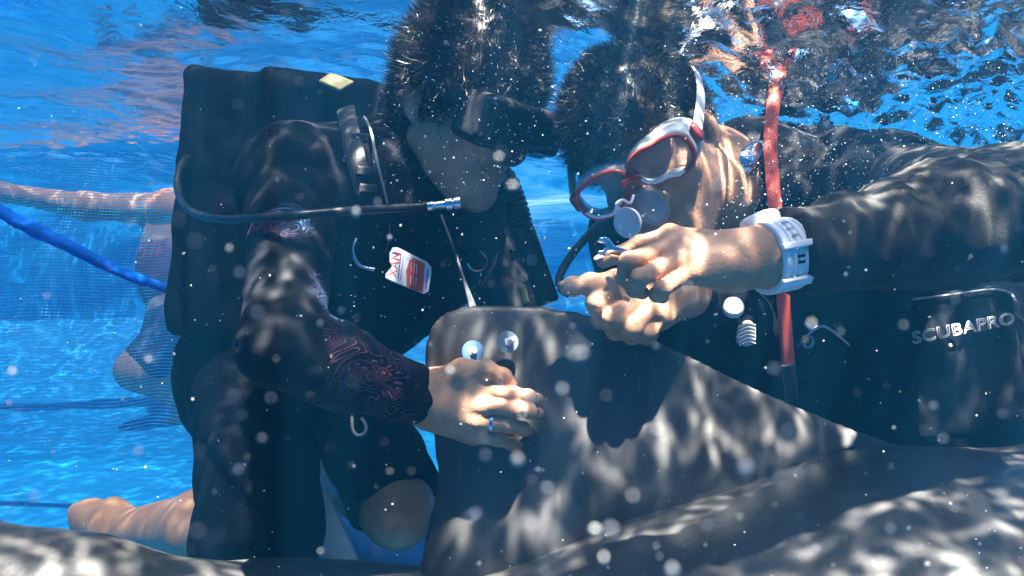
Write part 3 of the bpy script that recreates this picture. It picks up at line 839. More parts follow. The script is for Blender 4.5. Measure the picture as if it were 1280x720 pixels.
# ---------------- left diver
def left_diver():
    p = empty('person', V(330, 700, 1.05), 'kneeling diver in black vest, printed rash guard and shorts holding the fin', 'person')
    Fd, L, U = axes_from((0.64, -0.64, -0.43), (0.28, -0.26, 0.92))
    HC = V(582, 134, 1.00)
    hs, P = head_sdf(HC, Fd, L, U, 1.0)
    neck = V(497, 232, 1.10)
    hs.cone(P(-0.035, 0, -0.02), neck, 0.056, 0.062, 0.03)
    hs.cone(P(0.02, 0, -0.075), V(545, 250, 1.08), 0.045, 0.06, 0.03)
    v_head = hs.mesh(0.0045)
    v_head = (v_head[0], v_head[1])
    # trunk and limbs
    sh_r, sh_l = V(372, 228, 0.97), V(600, 262, 1.28)
    el_r, wr_r = V(352, 432, 0.765), V(534, 499, 0.852)
    pel = V(350, 470, 1.30); chest = V(478, 300, 1.13)
    hip_r, hip_l = V(322, 474, 1.25), V(432, 478, 1.42)
    kn_r, kn_l = V(324, 668, 1.02), V(498, 638, 1.20)
    an_r, an_l = V(150, 664, 1.30), V(402, 600, 1.52)
    el_l, wr_l = V(640, 400, 1.22), V(600, 470, 1.05)
    arm = Sdf(); arm.chain([sh_r, el_r], [0.055, 0.037], 0.03); arm.chain([el_r, el_r.lerp(wr_r, 0.35), wr_r], [0.037, 0.0385, 0.028], 0.02)
    arm_l = Sdf(); arm_l.chain([sh_l, el_l, wr_l], [0.058, 0.045, 0.03], 0.03)
    torso = Sdf()
    ax = axes_from(chest - pel, (0.7, -0.7, 0.1))
    torso.ell(chest, (0.20, 0.165, 0.115), ax, 0.06); torso.ell(pel, (0.14, 0.155, 0.115), ax, 0.08)
    torso.cone(chest, pel, 0.115, 0.115, 0.06); torso.cone(chest.lerp(neck, 0.6), sh_r, 0.06, 0.06, 0.05); torso.cone(chest.lerp(neck, 0.6), sh_l, 0.06, 0.06, 0.05)
    thigh = Sdf(); thigh.cone(hip_r, kn_r, 0.088, 0.066, 0.05); thigh.cone(hip_l, kn_l, 0.086, 0.060, 0.05)
    shin = Sdf()
    for kn, an, toe in ((kn_r, an_r, V(98, 640, 1.36)), (kn_l, an_l, V(372, 598, 1.64))):
        m = kn.lerp(an, 0.35) + Vector((0, 0, 0.012))
        shin.chain([kn, m, an], [0.056, 0.054, 0.034], 0.02)
        shin.ell(an + Vector((0, 0, 0.0)), (0.036,) * 3, None, 0.02)
        shin.chain([an, an.lerp(toe, 0.7), toe], [0.036, 0.032, 0.02], 0.02)
        heel = an + (an - kn).normalized() * 0.03 + Vector((0, 0, 0.035)); shin.cone(an, heel, 0.032, 0.028, 0.02)
    body = Sdf().ext(arm).ext(arm_l).ext(torso).ext(thigh).ext(shin)
    vb = body.mesh(0.011)
    # right hand on the fin: thumb on top, fingers bent to the fin face
    hd = Sdf()
    hd.cone(el_r.lerp(wr_r, 0.7), wr_r, 0.0325, 0.027, 0.01)
    K = {'i': V(603, 486, 0.828), 'm': V(602, 506, 0.822), 'r': V(599, 527, 0.825), 'l': V(592, 545, 0.833)}
    for a, w0, r in (('i', V(536, 487, 0.848), 0.0130), ('m', V(534, 498, 0.844), 0.0128), ('r', V(534, 508, 0.846), 0.0122), ('l', V(536, 518, 0.852), 0.0112)):
        hd.cone(w0, K[a], 0.0185, r, 0.014)
    hd.cone(V(550, 495, 0.85), V(590, 515, 0.848), 0.02, 0.017, 0.02)
    J_i = [K['i'], V(641, 493, 0.812), V(660, 496, 0.824), V(668, 498, 0.833)]
    J_m = [K['m'], V(643, 511, 0.806), V(662, 514, 0.820), V(669, 516, 0.831)]
    J_r = [K['r'], V(636, 531, 0.812), V(654, 536, 0.828), V(660, 539, 0.840)]
    J_l = [K['l'], V(622, 549, 0.826), V(640, 555, 0.838), V(647, 558, 0.846)]
    finger(hd, J_i, [0.0098, 0.0087, 0.0080, 0.0068], 0.0035); finger(hd, J_m, [0.0098, 0.0088, 0.0080, 0.0068], 0.0035)
    finger(hd, J_r, [0.0094, 0.0084, 0.0076, 0.0065], 0.0035); finger(hd, J_l, [0.0086, 0.0076, 0.0069, 0.0060], 0.0035)
    J_t = [V(546, 480, 0.842), V(578, 464, 0.826), V(608, 461, 0.818), V(629, 471, 0.822), V(635, 476, 0.826)]
    hd.chain(J_t[:2], [0.018, 0.0130], 0.014); finger(hd, J_t[1:], [0.0120, 0.0098, 0.0092, 0.0076], 0.004)
    hd.cone(J_t[1], K['i'], 0.010, 0.010, 0.016)
    for a in 'imr': hd.ell(K[a] + Vector((0, -0.004, 0.001)), (0.0075,) * 3, None, 0.010)
    for a in 'imrl': hd.cone(V(548, 497, 0.832), K[a] + Vector((0, -0.005, 0)), 0.003, 0.0032, 0.006)     # tendons
    vh = hd.mesh(0.0017)
    v, f = join([vb, v_head, vh])
    mesh_obj('body', v, f, 'skin_a', p)
    nail_at(p, J_t[-1], J_t[-2], (0.35, -1, 0.25), 0.0088); nail_at(p, J_i[-1], J_i[-2], (0.5, -1, 0.2), 0.0080)
    nail_at(p, J_m[-1], J_m[-2], (0.5, -1, 0.2), 0.0080)
    hair_on(p, HC, Fd, L, U, 1.03, 'hair_a', 0.025, 30000, ((0.105, 0, -0.035), (0.075, 0.12, 0.075)), 3, 0.6, 0.010)
    # rash guard sleeves and top
    w = (el_r - wr_r).normalized()
    sl = Sdf().ext(arm, 0.0055)
    sv = sl.mesh(0.0045, cut=[(wr_r + w * 0.006, -w)])
    sv = (ruffle(sv[0], sv[1], 0.0032, 22, (1.0, 1.0, 2.2), 4.0), sv[1])
    mesh_obj('sleeve', *sv, 'sleeve', p)
    sl = Sdf().ext(arm_l, 0.006)
    mesh_obj('sleeve', *sl.mesh(0.008), 'sleeve', p)
    sh = Sdf().ext(torso, 0.004).cone(sh_r, sh_r.lerp(el_r, 0.3), 0.0655, 0.061, 0.03).cone(sh_l, sh_l.lerp(el_l, 0.3), 0.064, 0.058, 0.03)
    tv = sh.mesh(0.010); mesh_obj('rash_guard', ruffle(tv[0], tv[1], 0.006, 12), tv[1], 'neoprene', p)
    st = Sdf(); st.ext(thigh, 0.016); st.ell(pel, (0.165, 0.175, 0.135), ax, 0.06)
    kd_r = (kn_r - hip_r).normalized(); kd_l = (kn_l - hip_l).normalized()
    # hems just above each knee
    def hem(prim, kn, kd, back):
        return Sdf().ext(prim).mesh(0.007, cut=[(kn - kd * back, kd)])
    t1 = Sdf().cone(hip_r, kn_r, 0.104, 0.088, 0.05); t1.ell(pel, (0.165, 0.175, 0.135), ax, 0.06)
    t2 = Sdf().cone(hip_l, kn_l, 0.100, 0.078, 0.05)
    a = hem(t1, kn_r + kd_r * 0.075, kd_r, 0.0); b = hem(t2, kn_l, kd_l, 0.012)
    v, f = join([a, b]); mesh_obj('shorts', ruffle(v, f, 0.010, 13, (1, 1, 0.7), 9.0), f, 'shorts', p)
    return dict(p=p, HC=HC, F=Fd, L=L, U=U, P=P, chest=chest, pel=pel, ax=ax, torso=torso, sh_r=sh_r, sh_l=sh_l, neck=neck, J_m=J_m, J_r=J_r, wr=wr_r)
LD = left_diver()

# ---------------- right diver
def right_diver():
    p = empty('person', V(1200, 690, 1.30), 'bending diver in black wetsuit with red framed mask and white watch', 'person')
    Fd, L, U = axes_from((-0.28, -0.80, -0.50), (-0.60, -0.30, 0.72))
    EY = V(793, 212, 0.83)
    HC = EY - Fd * 0.088 - U * 0.012
    hs, P = head_sdf(HC, Fd, L, U, 0.96)
    neck = V(935, 225, 1.04)
    hs.cone(P(-0.035, 0, -0.02), neck, 0.055, 0.064, 0.03)
    hs.cone(P(0.01, 0, -0.07), V(915, 250, 1.0), 0.045, 0.05, 0.03)
    vhd = hs.mesh(0.004)
    sh_l, el_l, wr_l = V(1110, 248, 1.00), V(1268, 264, 0.735), V(958, 322, 0.640)
    sh_r, el_r, wr_r = V(835, 330, 1.16), V(935, 402, 1.06), V(856, 366, 0.895)
    chest, pel = V(985, 350, 1.14), V(1215, 470, 1.30)
    arm = Sdf(); arm.chain([sh_l, el_l], [0.066, 0.058], 0.03); arm.chain([el_l, el_l.lerp(wr_l, 0.3), wr_l], [0.058, 0.054, 0.030], 0.02)
    arm_r = Sdf(); arm_r.chain([sh_r, el_r, wr_r], [0.060, 0.048, 0.030], 0.03)
    ax = axes_from(chest - pel, (-0.5, -0.8, -0.2))
    torso = Sdf(); torso.ell(chest, (0.22, 0.175, 0.12), ax, 0.06); torso.ell(pel, (0.16, 0.165, 0.125), ax, 0.08)
    torso.cone(chest, pel, 0.125, 0.125, 0.06); torso.cone(neck, sh_l, 0.062, 0.066, 0.05); torso.cone(neck, sh_r, 0.062, 0.06, 0.05); torso.cone(neck, chest, 0.07, 0.11, 0.05)
    legs = Sdf()
    for hip, kn, an, toe in ((V(1250, 520, 1.22), Vector((1.02, 1.20, -0.40)), Vector((1.30, 1.50, -0.43)), Vector((1.36, 1.62, -0.45))),
                             (V(1230, 500, 1.42), Vector((0.98, 1.52, -0.40)), Vector((1.30, 1.75, -0.43)), Vector((1.36, 1.88, -0.45)))):
        legs.chain([hip, kn, kn.lerp(an, 0.35), an], [0.092, 0.066, 0.058, 0.038], 0.04); legs.chain([an, toe], [0.036, 0.022], 0.02)
    vb = Sdf().ext(arm).ext(arm_r).ext(torso).ext(legs).mesh(0.011)
    # left hand with the wrench: back of the hand up and to the lens, index stretched along the wrench
    hd = Sdf()
    hd.cone(el_l.lerp(wr_l, 0.85), wr_l, 0.031, 0.0245, 0.01); hd.cone(wr_l, V(925, 326, 0.632), 0.0245, 0.0215, 0.012); hd.cone(V(955, 312, 0.645), V(925, 317, 0.638), 0.022, 0.019, 0.012)
    K = {'i': V(836, 296, 0.648), 'm': V(838, 308, 0.632), 'r': V(845, 326, 0.622), 'l': V(854, 344, 0.620)}
    for a, w0, r in (('i', V(925, 313, 0.645), 0.0100), ('m', V(925, 319, 0.638), 0.0102), ('r', V(925, 327, 0.632), 0.0100), ('l', V(925, 336, 0.632), 0.0095)):
        hd.cone(w0, K[a], 0.0165, r * 0.95, 0.010)
    hd.cone(V(910, 335, 0.648), V(856, 330, 0.650), 0.018, 0.016, 0.02)
    J_i = [K['i'], V(800, 305, 0.646), V(772, 319, 0.650), V(754, 327, 0.656)]
    J_m = [K['m'], V(786, 327, 0.612), V(780, 346, 0.620), V(789, 358, 0.632)]
    J_r = [K['r'], V(800, 347, 0.600), V(793, 361, 0.612), V(803, 366, 0.630)]
    J_l = [K['l'], V(828, 361, 0.598), V(821, 368, 0.614), V(828, 372, 0.628)]
    finger(hd, J_i, [0.0086, 0.0080, 0.0074, 0.0063], 0.002); finger(hd, J_m, [0.0084, 0.0081, 0.0075, 0.0064], 0.0018)
    finger(hd, J_r, [0.0082, 0.0077, 0.0072, 0.0062], 0.0018); finger(hd, J_l, [0.0076, 0.0070, 0.0065, 0.0056], 0.0018)
    J_t = [V(905, 335, 0.652), V(862, 332, 0.672), V(822, 326, 0.676), V(800, 328, 0.668)]
    hd.chain(J_t[:2], [0.018, 0.0125], 0.012); finger(hd, J_t[1:], [0.0115, 0.0095, 0.0076])
    for a in 'imr': hd.ell(K[a] + Vector((0.001, -0.002, 0.003)), (0.0080,) * 3, None, 0.008)
    for a in 'imrl': hd.cone(V(915, 322, 0.622), K[a] + Vector((0.002, -0.003, 0.003)), 0.003, 0.0032, 0.006)
    hd.ell(V(928, 338, 0.615), (0.007,) * 3, None, 0.012)
    vh1 = hd.mesh(0.0015)
    # right hand: a fist on the fin edge, thumb stretched to the left
    h2 = Sdf()
    h2.cone(el_r.lerp(wr_r, 0.7), wr_r, 0.033, 0.027, 0.01); h2.cone(wr_r, V(826, 372, 0.862), 0.027, 0.026, 0.016)
    K2 = {'i': V(778, 362, 0.835), 'm': V(798, 370, 0.826), 'r': V(816, 384, 0.824), 'l': V(828, 397, 0.830)}
    for a in 'imrl': h2.cone(V(835, 370, 0.865), K2[a], 0.022, 0.0135, 0.018)
    h2.ell(V(800, 386, 0.856), (0.034, 0.022, 0.026), None, 0.02)
    F2 = {'i': [K2['i'], V(747, 378, 0.822), V(752, 398, 0.838), V(764, 402, 0.852)],
          'm': [K2['m'], V(768, 398, 0.810), V(770, 412, 0.828), V(782, 412, 0.846)],
          'r': [K2['r'], V(789, 410, 0.812), V(790, 418, 0.830), V(800, 416, 0.846)],
          'l': [K2['l'], V(808, 415, 0.820), V(809, 420, 0.836), V(816, 416, 0.850)]}
    for a, r in (('i', 0.0125), ('m', 0.0125), ('r', 0.0120), ('l', 0.0108)):
        finger(h2, F2[a], [r * 1.02, r, r * 0.9, r * 0.75], 0.004)
    T2 = [V(808, 362, 0.850), V(772, 354, 0.836), V(738, 355, 0.826), V(716, 358, 0.826), V(707, 360, 0.828)]
    h2.chain(T2[:2], [0.018, 0.0145], 0.012); finger(h2, T2[1:], [0.0135, 0.0115, 0.0098, 0.0072], 0.005)
    h2.cone(T2[1], K2['i'], 0.011, 0.011, 0.016)
    vh2 = h2.mesh(0.0017)
    v, f = join([vb, vhd, vh1, vh2])
    mesh_obj('body', v, f, 'skin_b', p)
    nail_at(p, J_i[-1], J_i[-2], (0.1, -0.6, 1), 0.0072)
    nail_at(p, T2[-1], T2[-2], (-0.1, -0.4, 1), 0.0080)
    hair_on(p, HC, Fd, L, U, 0.96, 'hair_b', 0.016, 30000, ((0.085, 0, -0.055), (0.075, 0.12, 0.092)), 8, 1.0, 0.010)
    # wetsuit
    w = (el_l - wr_l).normalized()
    a = Sdf().ext(arm, 0.006).mesh(0.0055, cut=[(wr_l + w * 0.022, -w)])
    w2 = (el_r - wr_r).normalized()
    b = Sdf().ext(arm_r, 0.005).mesh(0.006, cut=[(wr_r + w2 * 0.012, -w2)])
    v, f = join([a, b]); 
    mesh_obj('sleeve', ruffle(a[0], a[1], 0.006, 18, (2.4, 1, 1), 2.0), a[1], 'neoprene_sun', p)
    mesh_obj('sleeve', ruffle(b[0], b[1], 0.004, 20), b[1], 'neoprene', p)
    s = Sdf().ext(torso, 0.006).ext(legs, 0.006).cone(sh_l, sh_l.lerp(el_l, 0.5), 0.073, 0.067, 0.03).cone(sh_r, sh_r.lerp(el_r, 0.5), 0.067, 0.060, 0.03)
    nk = (P(0, 0, -0.05) - neck).normalized()
    t = s.mesh(0.010, cut=None)
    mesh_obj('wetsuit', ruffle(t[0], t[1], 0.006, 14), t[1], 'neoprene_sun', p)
    c = MB(); cc = neck.lerp(P(-0.03, 0, -0.03), 0.22)
    c.ring(cc, nk, 0.066, 0.010, 32, 10).build('collar', 'neoprene', p)
    return dict(p=p, HC=HC, F=Fd, L=L, U=U, P=P, k=0.96, chest=chest, pel=pel, ax=ax, torso=torso, neck=neck, wr=wr_l, el=el_l, sh_l=sh_l)
RD = right_diver()

# ------------------------------------------------------------------ gear
def sdf_at(s, p):
    best = 1e9; p = np.array(p, float)
    for q in s.p:
        if q[6] != 'add': continue
        if q[0] == 'cone':
            ba = q[2] - q[1]; pa = p - q[1]; t = min(max(pa @ ba / max(ba @ ba, 1e-12), 0), 1)
            d = np.linalg.norm(pa - t * ba) - (q[3] + (q[4] - q[3]) * t)
        elif q[0] == 'ell':
            L = q[3] @ (p - q[1]); k0 = np.linalg.norm(L / q[2]); k1 = np.linalg.norm(L / q[2] ** 2); d = k0 * (k0 - 1) / max(k1, 1e-6)
        else:
            L = np.abs(q[3] @ (p - q[1])) - q[2]; d = np.linalg.norm(np.maximum(L, 0)) + min(L.max(), 0) - q[4]
        w = max(q[5] - abs(best - d), 0) / q[5]
        best = min(best, d) - w * w * q[5] * 0.25
    return best

def on(s, px, py, lift=0.0, start=0.5, default=1.0):
    """the point of a surface that lies along pixel (px, py), lifted off it towards the lens"""
    d = start
    for _ in range(60):
        x = sdf_at(s, V(px, py, d))
        if x < 0.0006: return V(px, py, d - lift)
        d += x * 0.8
        if d > 2.0: break
    return V(px, py, default - lift)

def text_mesh(body, size, loc, right, up, name, mat, parent, outline=0.0, depth=0.0004, shear=0.0, wide=1.0):
    c = bpy.data.curves.new('t', 'FONT'); c.body = body; c.size = size; c.align_x = 'LEFT'; c.shear = shear
    c.space_character = 1.05
    if outline: c.fill_mode = 'NONE'; c.bevel_depth = outline; c.bevel_resolution = 1
    else: c.extrude = depth
    c.resolution_u = 4
    o = bpy.data.objects.new('t', c); col.objects.link(o)
    bpy.context.view_layer.update()
    me = bpy.data.meshes.new_from_object(o.evaluated_get(bpy.context.evaluated_depsgraph_get()))
    bpy.data.objects.remove(o)
    right = Vector(right).normalized(); up = Vector(up); up = (up - right * up.dot(right)).normalized(); nn = right.cross(up)
    for v in me.vertices: v.co = Vector(loc) + right * v.co.x * wide + up * v.co.y + nn * v.co.z
    me.materials.clear()
    return link(name, me, mat, parent)

# ---------------- left diver's vest
def vest_left():
    D = LD
    body = Sdf().ext(D['torso'], 0.022)
    root = empty('dive_vest', D['pel'], 'black buoyancy vest with boxy back pad worn by the kneeling diver', 'dive vest')
    up = Vector((0.075, 0.0, 1)).normalized(); rt = Vector((1, 0.22, -0.075)).normalized(); bk = up.cross(rt).normalized(); rt = bk.cross(up)
    pad = Sdf()
    pad.box(V(322, 262, 1.19), (0.098, 0.055, 0.192), (rt, bk, up), 0.018, 0.02)
    pad.box(V(420, 225, 1.19), (0.10, 0.05, 0.135), (rt, bk, up), 0.022, 0.03)
    pad.ell(V(345, 85, 1.19), (0.035, 0.09, 0.016), None, 0.02, 'sub')
    v, f = pad.mesh(0.008); v = ruffle(v, f, 0.006, 16, seed=3)
    mesh_obj('back_pad', v, f, 'nylon', root)
    pd = pad
    front = Sdf().ext(body)
    v, f = front.mesh(0.009, cut=[(D['pel'] + (D['pel'] - D['chest']).normalized() * 0.02, (D['pel'] - D['chest']))])
    v = ruffle(v, f, 0.008, 15, seed=6)
    fr = mesh_obj('front_panel', v, f, 'nylon', root)
    S = Sdf().ext(body)
    o = lambda x, y, l=0.012: on(S, x, y, l)
    # shoulder strap with its buckles
    sp = MB().tube([o(432, 135, 0.006), o(440, 180), o(452, 225), o(462, 262)], 0.013, 8, flat=(1, 0.2), up=(0, -1, 0)).build('shoulder_strap', 'web', root)
    for x, y in ((441, 150), (450, 172), (456, 214), (460, 236)):
        c = o(x, y, 0.019); MB().box(c, (1, 0, -0.1), (0, 1, 0), (0.1, 0, 1), 0.011, 0.003, 0.006).build('buckle', 'web', sp, smooth=False, bevel=0.002)
    MB().tube([o(455, 146, 0.02), o(463, 162, 0.022), o(472, 205, 0.022), o(484, 254, 0.02)], 0.0019, 6).build('piping', 'piping', root)
    MB().tube([o(487, 280, 0.012), o(486, 298, 0.016), o(482, 316, 0.016)], 0.001, 5).build('cord', 'grey_rubber', root)
    # chest hook
    MB().tube([V(446, 299, 0.93), V(441, 309, 0.926), V(443, 322, 0.925), V(452, 333, 0.927), V(468, 337, 0.932)], 0.0026, 8).build('steel_hook', 'chrome', root)
    # clip ring and cords on the belly
    MB().ring(on(S, 596, 326, 0.012, 0.5, 1.05), (0.3, -1, 0.1), 0.015, 0.0016, 22, 6).build('clip_ring', 'steel', root)
    MB().ring(on(S, 594, 348, 0.012, 0.5, 1.05), (-0.6, -0.7, 0.2), 0.011, 0.0016, 18, 6).build('clip_ring', 'steel', root)
    MB().tube([V(551, 268, 0.93), V(566, 308, 0.93), V(580, 350, 0.93), V(590, 384, 0.925)], [0.0016, 0.0016, 0.002, 0.006], 6).build('cord', 'grey_rubber', root)
    MB().tube([V(440, 521, 0.98), V(441, 537, 0.98), V(447, 544, 0.98), V(456, 541, 0.98), V(457, 531, 0.98), V(451, 522, 0.98)], 0.0022, 7).build('snap_hook', 'piping', root)
    MB().tube([V(440, 521, 0.98), V(436, 500, 1.0), V(430, 470, 1.02)], 0.0012, 5).build('cord', 'rubber', root)
    # corrugated inflator hose and hand piece
    pts = []; rad = []
    A = [V(612, 205, 1.06), V(634, 228, 1.05), V(646, 262, 1.045), V(653, 292, 1.04)]
    for i in range(46):
        t = i / 45 * 3; k = min(int(t), 2); q = A[k].lerp(A[k + 1], t - k); pts.append(q); rad.append(0.0185 if i % 3 else 0.0150)
    MB().tube(pts, rad, 14, smooth=0).build('corrugated_hose', 'rubber', root)
    a, b = V(655, 292, 1.04), V(683, 372, 1.035); ax = (b - a).normalized(); sd = ax.cross(Vector((0, -1, 0))).normalized()
    hp = MB().box(a.lerp(b, 0.56), sd, (0, 1, 0), ax, 0.0165, 0.014, 0.052).build('inflator_handle', 'plastic', root, bevel=0.005)
    MB().lathe(a.lerp(b, 0.10), ax, [(-0.016, 0.017), (0.012, 0.0185), (0.020, 0.015)], 18).build('handle_neck', 'rubber', hp)
    MB().lathe(V(665, 326, 1.024), (0.05, -1, 0.1), [(0, 0.0085), (0.004, 0.0085), (0.0055, 0.007)], 20).build('button', 'washer_g', hp)
    MB().lathe(V(648, 318, 1.03), (-1, -0.1, -0.2), [(0, 0.006), (0.006, 0.006), (0.008, 0.009), (0.011, 0.009)], 12).build('button', 'plastic', hp)
    MB().ring(V(628, 214, 1.03), (0.1, -1, 0), 0.008, 0.0018, 18, 6).build('strap_ring', 'plastic', root)
    # pull toggle under the pad, yellow handle on top
    MB().tube([V(262, 408, 1.17), V(261, 424, 1.165), V(258, 440, 1.16)], [0.011, 0.007, 0.006], 8, flat=(1, 0.4), up=(0, -1, 0)).tube([V(245, 447, 1.16), V(258, 442, 1.16), V(270, 447, 1.16)], [0.006, 0.007, 0.006], 8).build('pull_toggle', 'plastic', root)
    MB().plate([V(398, 102, 1.10), V(413, 92, 1.11), V(428, 97, 1.11), V(443, 103, 1.11), V(425, 114, 1.095)], (0.2, -0.8, 0.6), 0.006).build('yellow_handle', 'yellow', root, bevel=0.002)
    MB().plate([V(650, 358, 1.09), V(658, 360, 1.09), V(662, 378, 1.09), V(652, 380, 1.09)], (0, -1, 0.1), 0.006).build('yellow_tab', 'yellow', root, bevel=0.002)
    # low pressure hose across the chest
    h = empty('air_hose', V(400, 268, 0.86), 'thin black hose looping behind the back pad and crossing the chest', 'hose')
    MB().tube([V(268, 192, 1.22), V(243, 192, 1.13), V(226, 208, 1.06), V(222, 236, 1.02), V(236, 262, 0.95), V(275, 274, 0.87), V(345, 271, 0.805), V(420, 265, 0.815), V(480, 261, 0.86), V(533, 258, 0.90)], 0.0052, 12, smooth=6).build('tube', 'rubber', h)
    c = V(534, 258, 0.90); axh = (V(577, 253, 0.905) - c).normalized()
    MB().lathe(c, axh, [(-0.008, 0.0068), (0.0, 0.0072)], 16).build('ferrule', 'rubber', h)
    MB().lathe(c, axh, [(0.0, 0.006), (0.004, 0.0064), (0.008, 0.0064), (0.009, 0.0055), (0.022, 0.0055), (0.023, 0.0082), (0.031, 0.0082), (0.032, 0.0055), (0.034, 0.0085), (0.041, 0.0085), (0.042, 0.005)], 18).build('steel_fitting', 'chrome', h)
    # swing tag
    tp = [V(491, 309, 0.93), V(497, 309.5, 0.93), V(533, 327, 0.925), V(539, 334, 0.925), V(539, 342, 0.926), V(535.5, 364, 0.928), V(530, 367.5, 0.928), V(487, 351, 0.935), V(482, 347, 0.935), V(482, 342, 0.934), V(490.5, 333, 0.932), V(487, 326, 0.932), V(487, 316, 0.931)]
    nr = (tp[5] - tp[2]).cross(tp[0] - tp[2]).normalized()
    if nr.y > 0: nr = -nr
    g = empty('safety_tag', V(510, 338, 0.93), 'small white and red printed plastic tag clipped to the vest chest', 'tag')
    MB().plate(tp, nr, 0.0012).build('card', 'tag_white', g, smooth=False)
    lift = nr * 0.0012
    rp = [V(514, 320.5, 0.9285), V(531.5, 329, 0.9255), V(529, 366, 0.928), V(509, 358.5, 0.931), V(508, 338, 0.930)]
    MB().plate([q + lift for q in rp], nr, 0.0006).build('red_panel', 'tag_red', g, smooth=False)
    rt_ = (V(491, 309, 0.93) - V(483, 348, 0.935)); up_ = -(V(533, 327, 0.925) - V(497, 309, 0.93))
    text_mesh('XAN', 0.0155, V(495.5, 347, 0.934) + lift * 1.6, rt_, up_, 'tag_lettering', 'tag_red', g, depth=0.0003)
    text_mesh('I', 0.0125, V(497.5, 319, 0.931) + lift * 1.6, rt_, up_, 'tag_lettering', 'tag_blue', g, depth=0.0003)
    for i, (x0, y0, x1, y1, m) in enumerate(((498, 349, 502, 316, 'tag_blue'), (501, 350.5, 505.5, 318, 'tag_red'), (504.5, 351.5, 508.5, 320, 'tag_blue'))):
        a, b = V(x0, y0, 0.933) + lift * 1.6, V(x1, y1, 0.930) + lift * 1.6
        for k in range(7):
            q0, q1 = a.lerp(b, (k + 0.08) / 7), a.lerp(b, (k + 0.78) / 7); w = Vector((0.0006, 0, 0.0002))
            MB().plate([q0 - w, q1 - w, q1 + w, q0 + w], nr, 0.0005).build('tag_lettering', m, g, smooth=False)
    for i in range(5):
        x = 513.5 + i * 3.4
        a, b = V(x, 356 + i * 1.4, 0.930) + lift * 1.9, V(x + 1.6, 325.5 + i * 1.6, 0.928) + lift * 1.9
        for k in range(2):
            q0, q1 = a.lerp(b, k * 0.52 + 0.03), a.lerp(b, k * 0.52 + 0.42); w = Vector((0.0004, 0, 0.0001))
            MB().plate([q0 - w, q1 - w, q1 + w, q0 + w], nr, 0.0004).build('tag_lettering', 'tag_white', g, smooth=False)
    a, b = V(532.5, 361, 0.928) + lift * 1.6, V(535.5, 336, 0.926) + lift * 1.6; w = Vector((0.0006, 0, 0.0001))
    MB().plate([a - w, b - w, b + w, a + w], nr, 0.0005).build('tag_lettering', 'tag_blue', g, smooth=False)
vest_left()

# ---------------- masks
def mask_left():
    D = LD; P, Fd, L, U = D['P'], D['F'], D['L'], D['U']; A = (Fd, L, U)
    root = empty('dive_mask', P(0.1, 0, 0), 'all black dive mask with dark lenses on the kneeling diver', 'dive mask')
    s = Sdf()
    s.box(P(0.088, 0, 0.002), (0.020, 0.056, 0.020), A, 0.013, 0.01); s.ell(P(0.112, 0, -0.026), (0.024, 0.019, 0.022), A, 0.012)
    mesh_obj('skirt', *s.mesh(0.004), 'rubber', root)
    fr = Sdf(); fr.box(P(0.118, 0, 0.006), (0.005, 0.060, 0.020), A, 0.010, 0.005)
    fr.ell(P(0.118, 0, -0.040), (0.04, 0.022, 0.028), A, 0.006, 'sub')
    mesh_obj('frame', *fr.mesh(0.003), 'plastic', root)
    for q in (-1, 1):
        pts = []
        for i in range(24):
            an = 2 * math.pi * i / 24; x = math.copysign(abs(math.cos(an)) ** 0.6, math.cos(an)) * 0.028; y = math.copysign(abs(math.sin(an)) ** 0.6, math.sin(an)) * 0.021
            pts.append(P(0.1335, q * 0.034 + x, 0.007 + y + (0.004 if x * q > 0 else -0.002) * 0))
        MB().plate(pts, Fd, 0.003).build('lens', 'lens_dark', root, smooth=False)
    ring = [P(0.010 + 0.098 * math.cos(a), 0.090 * math.sin(a), 0.016 + 0.02 * (1 - math.cos(a)) / 2) for a in np.linspace(0.75, 2 * math.pi - 0.75, 30)]
    MB().tube(ring, 0.011, 8, smooth=0, flat=(1, 0.25), up=L).build('strap', 'rubber', root)
mask_left()

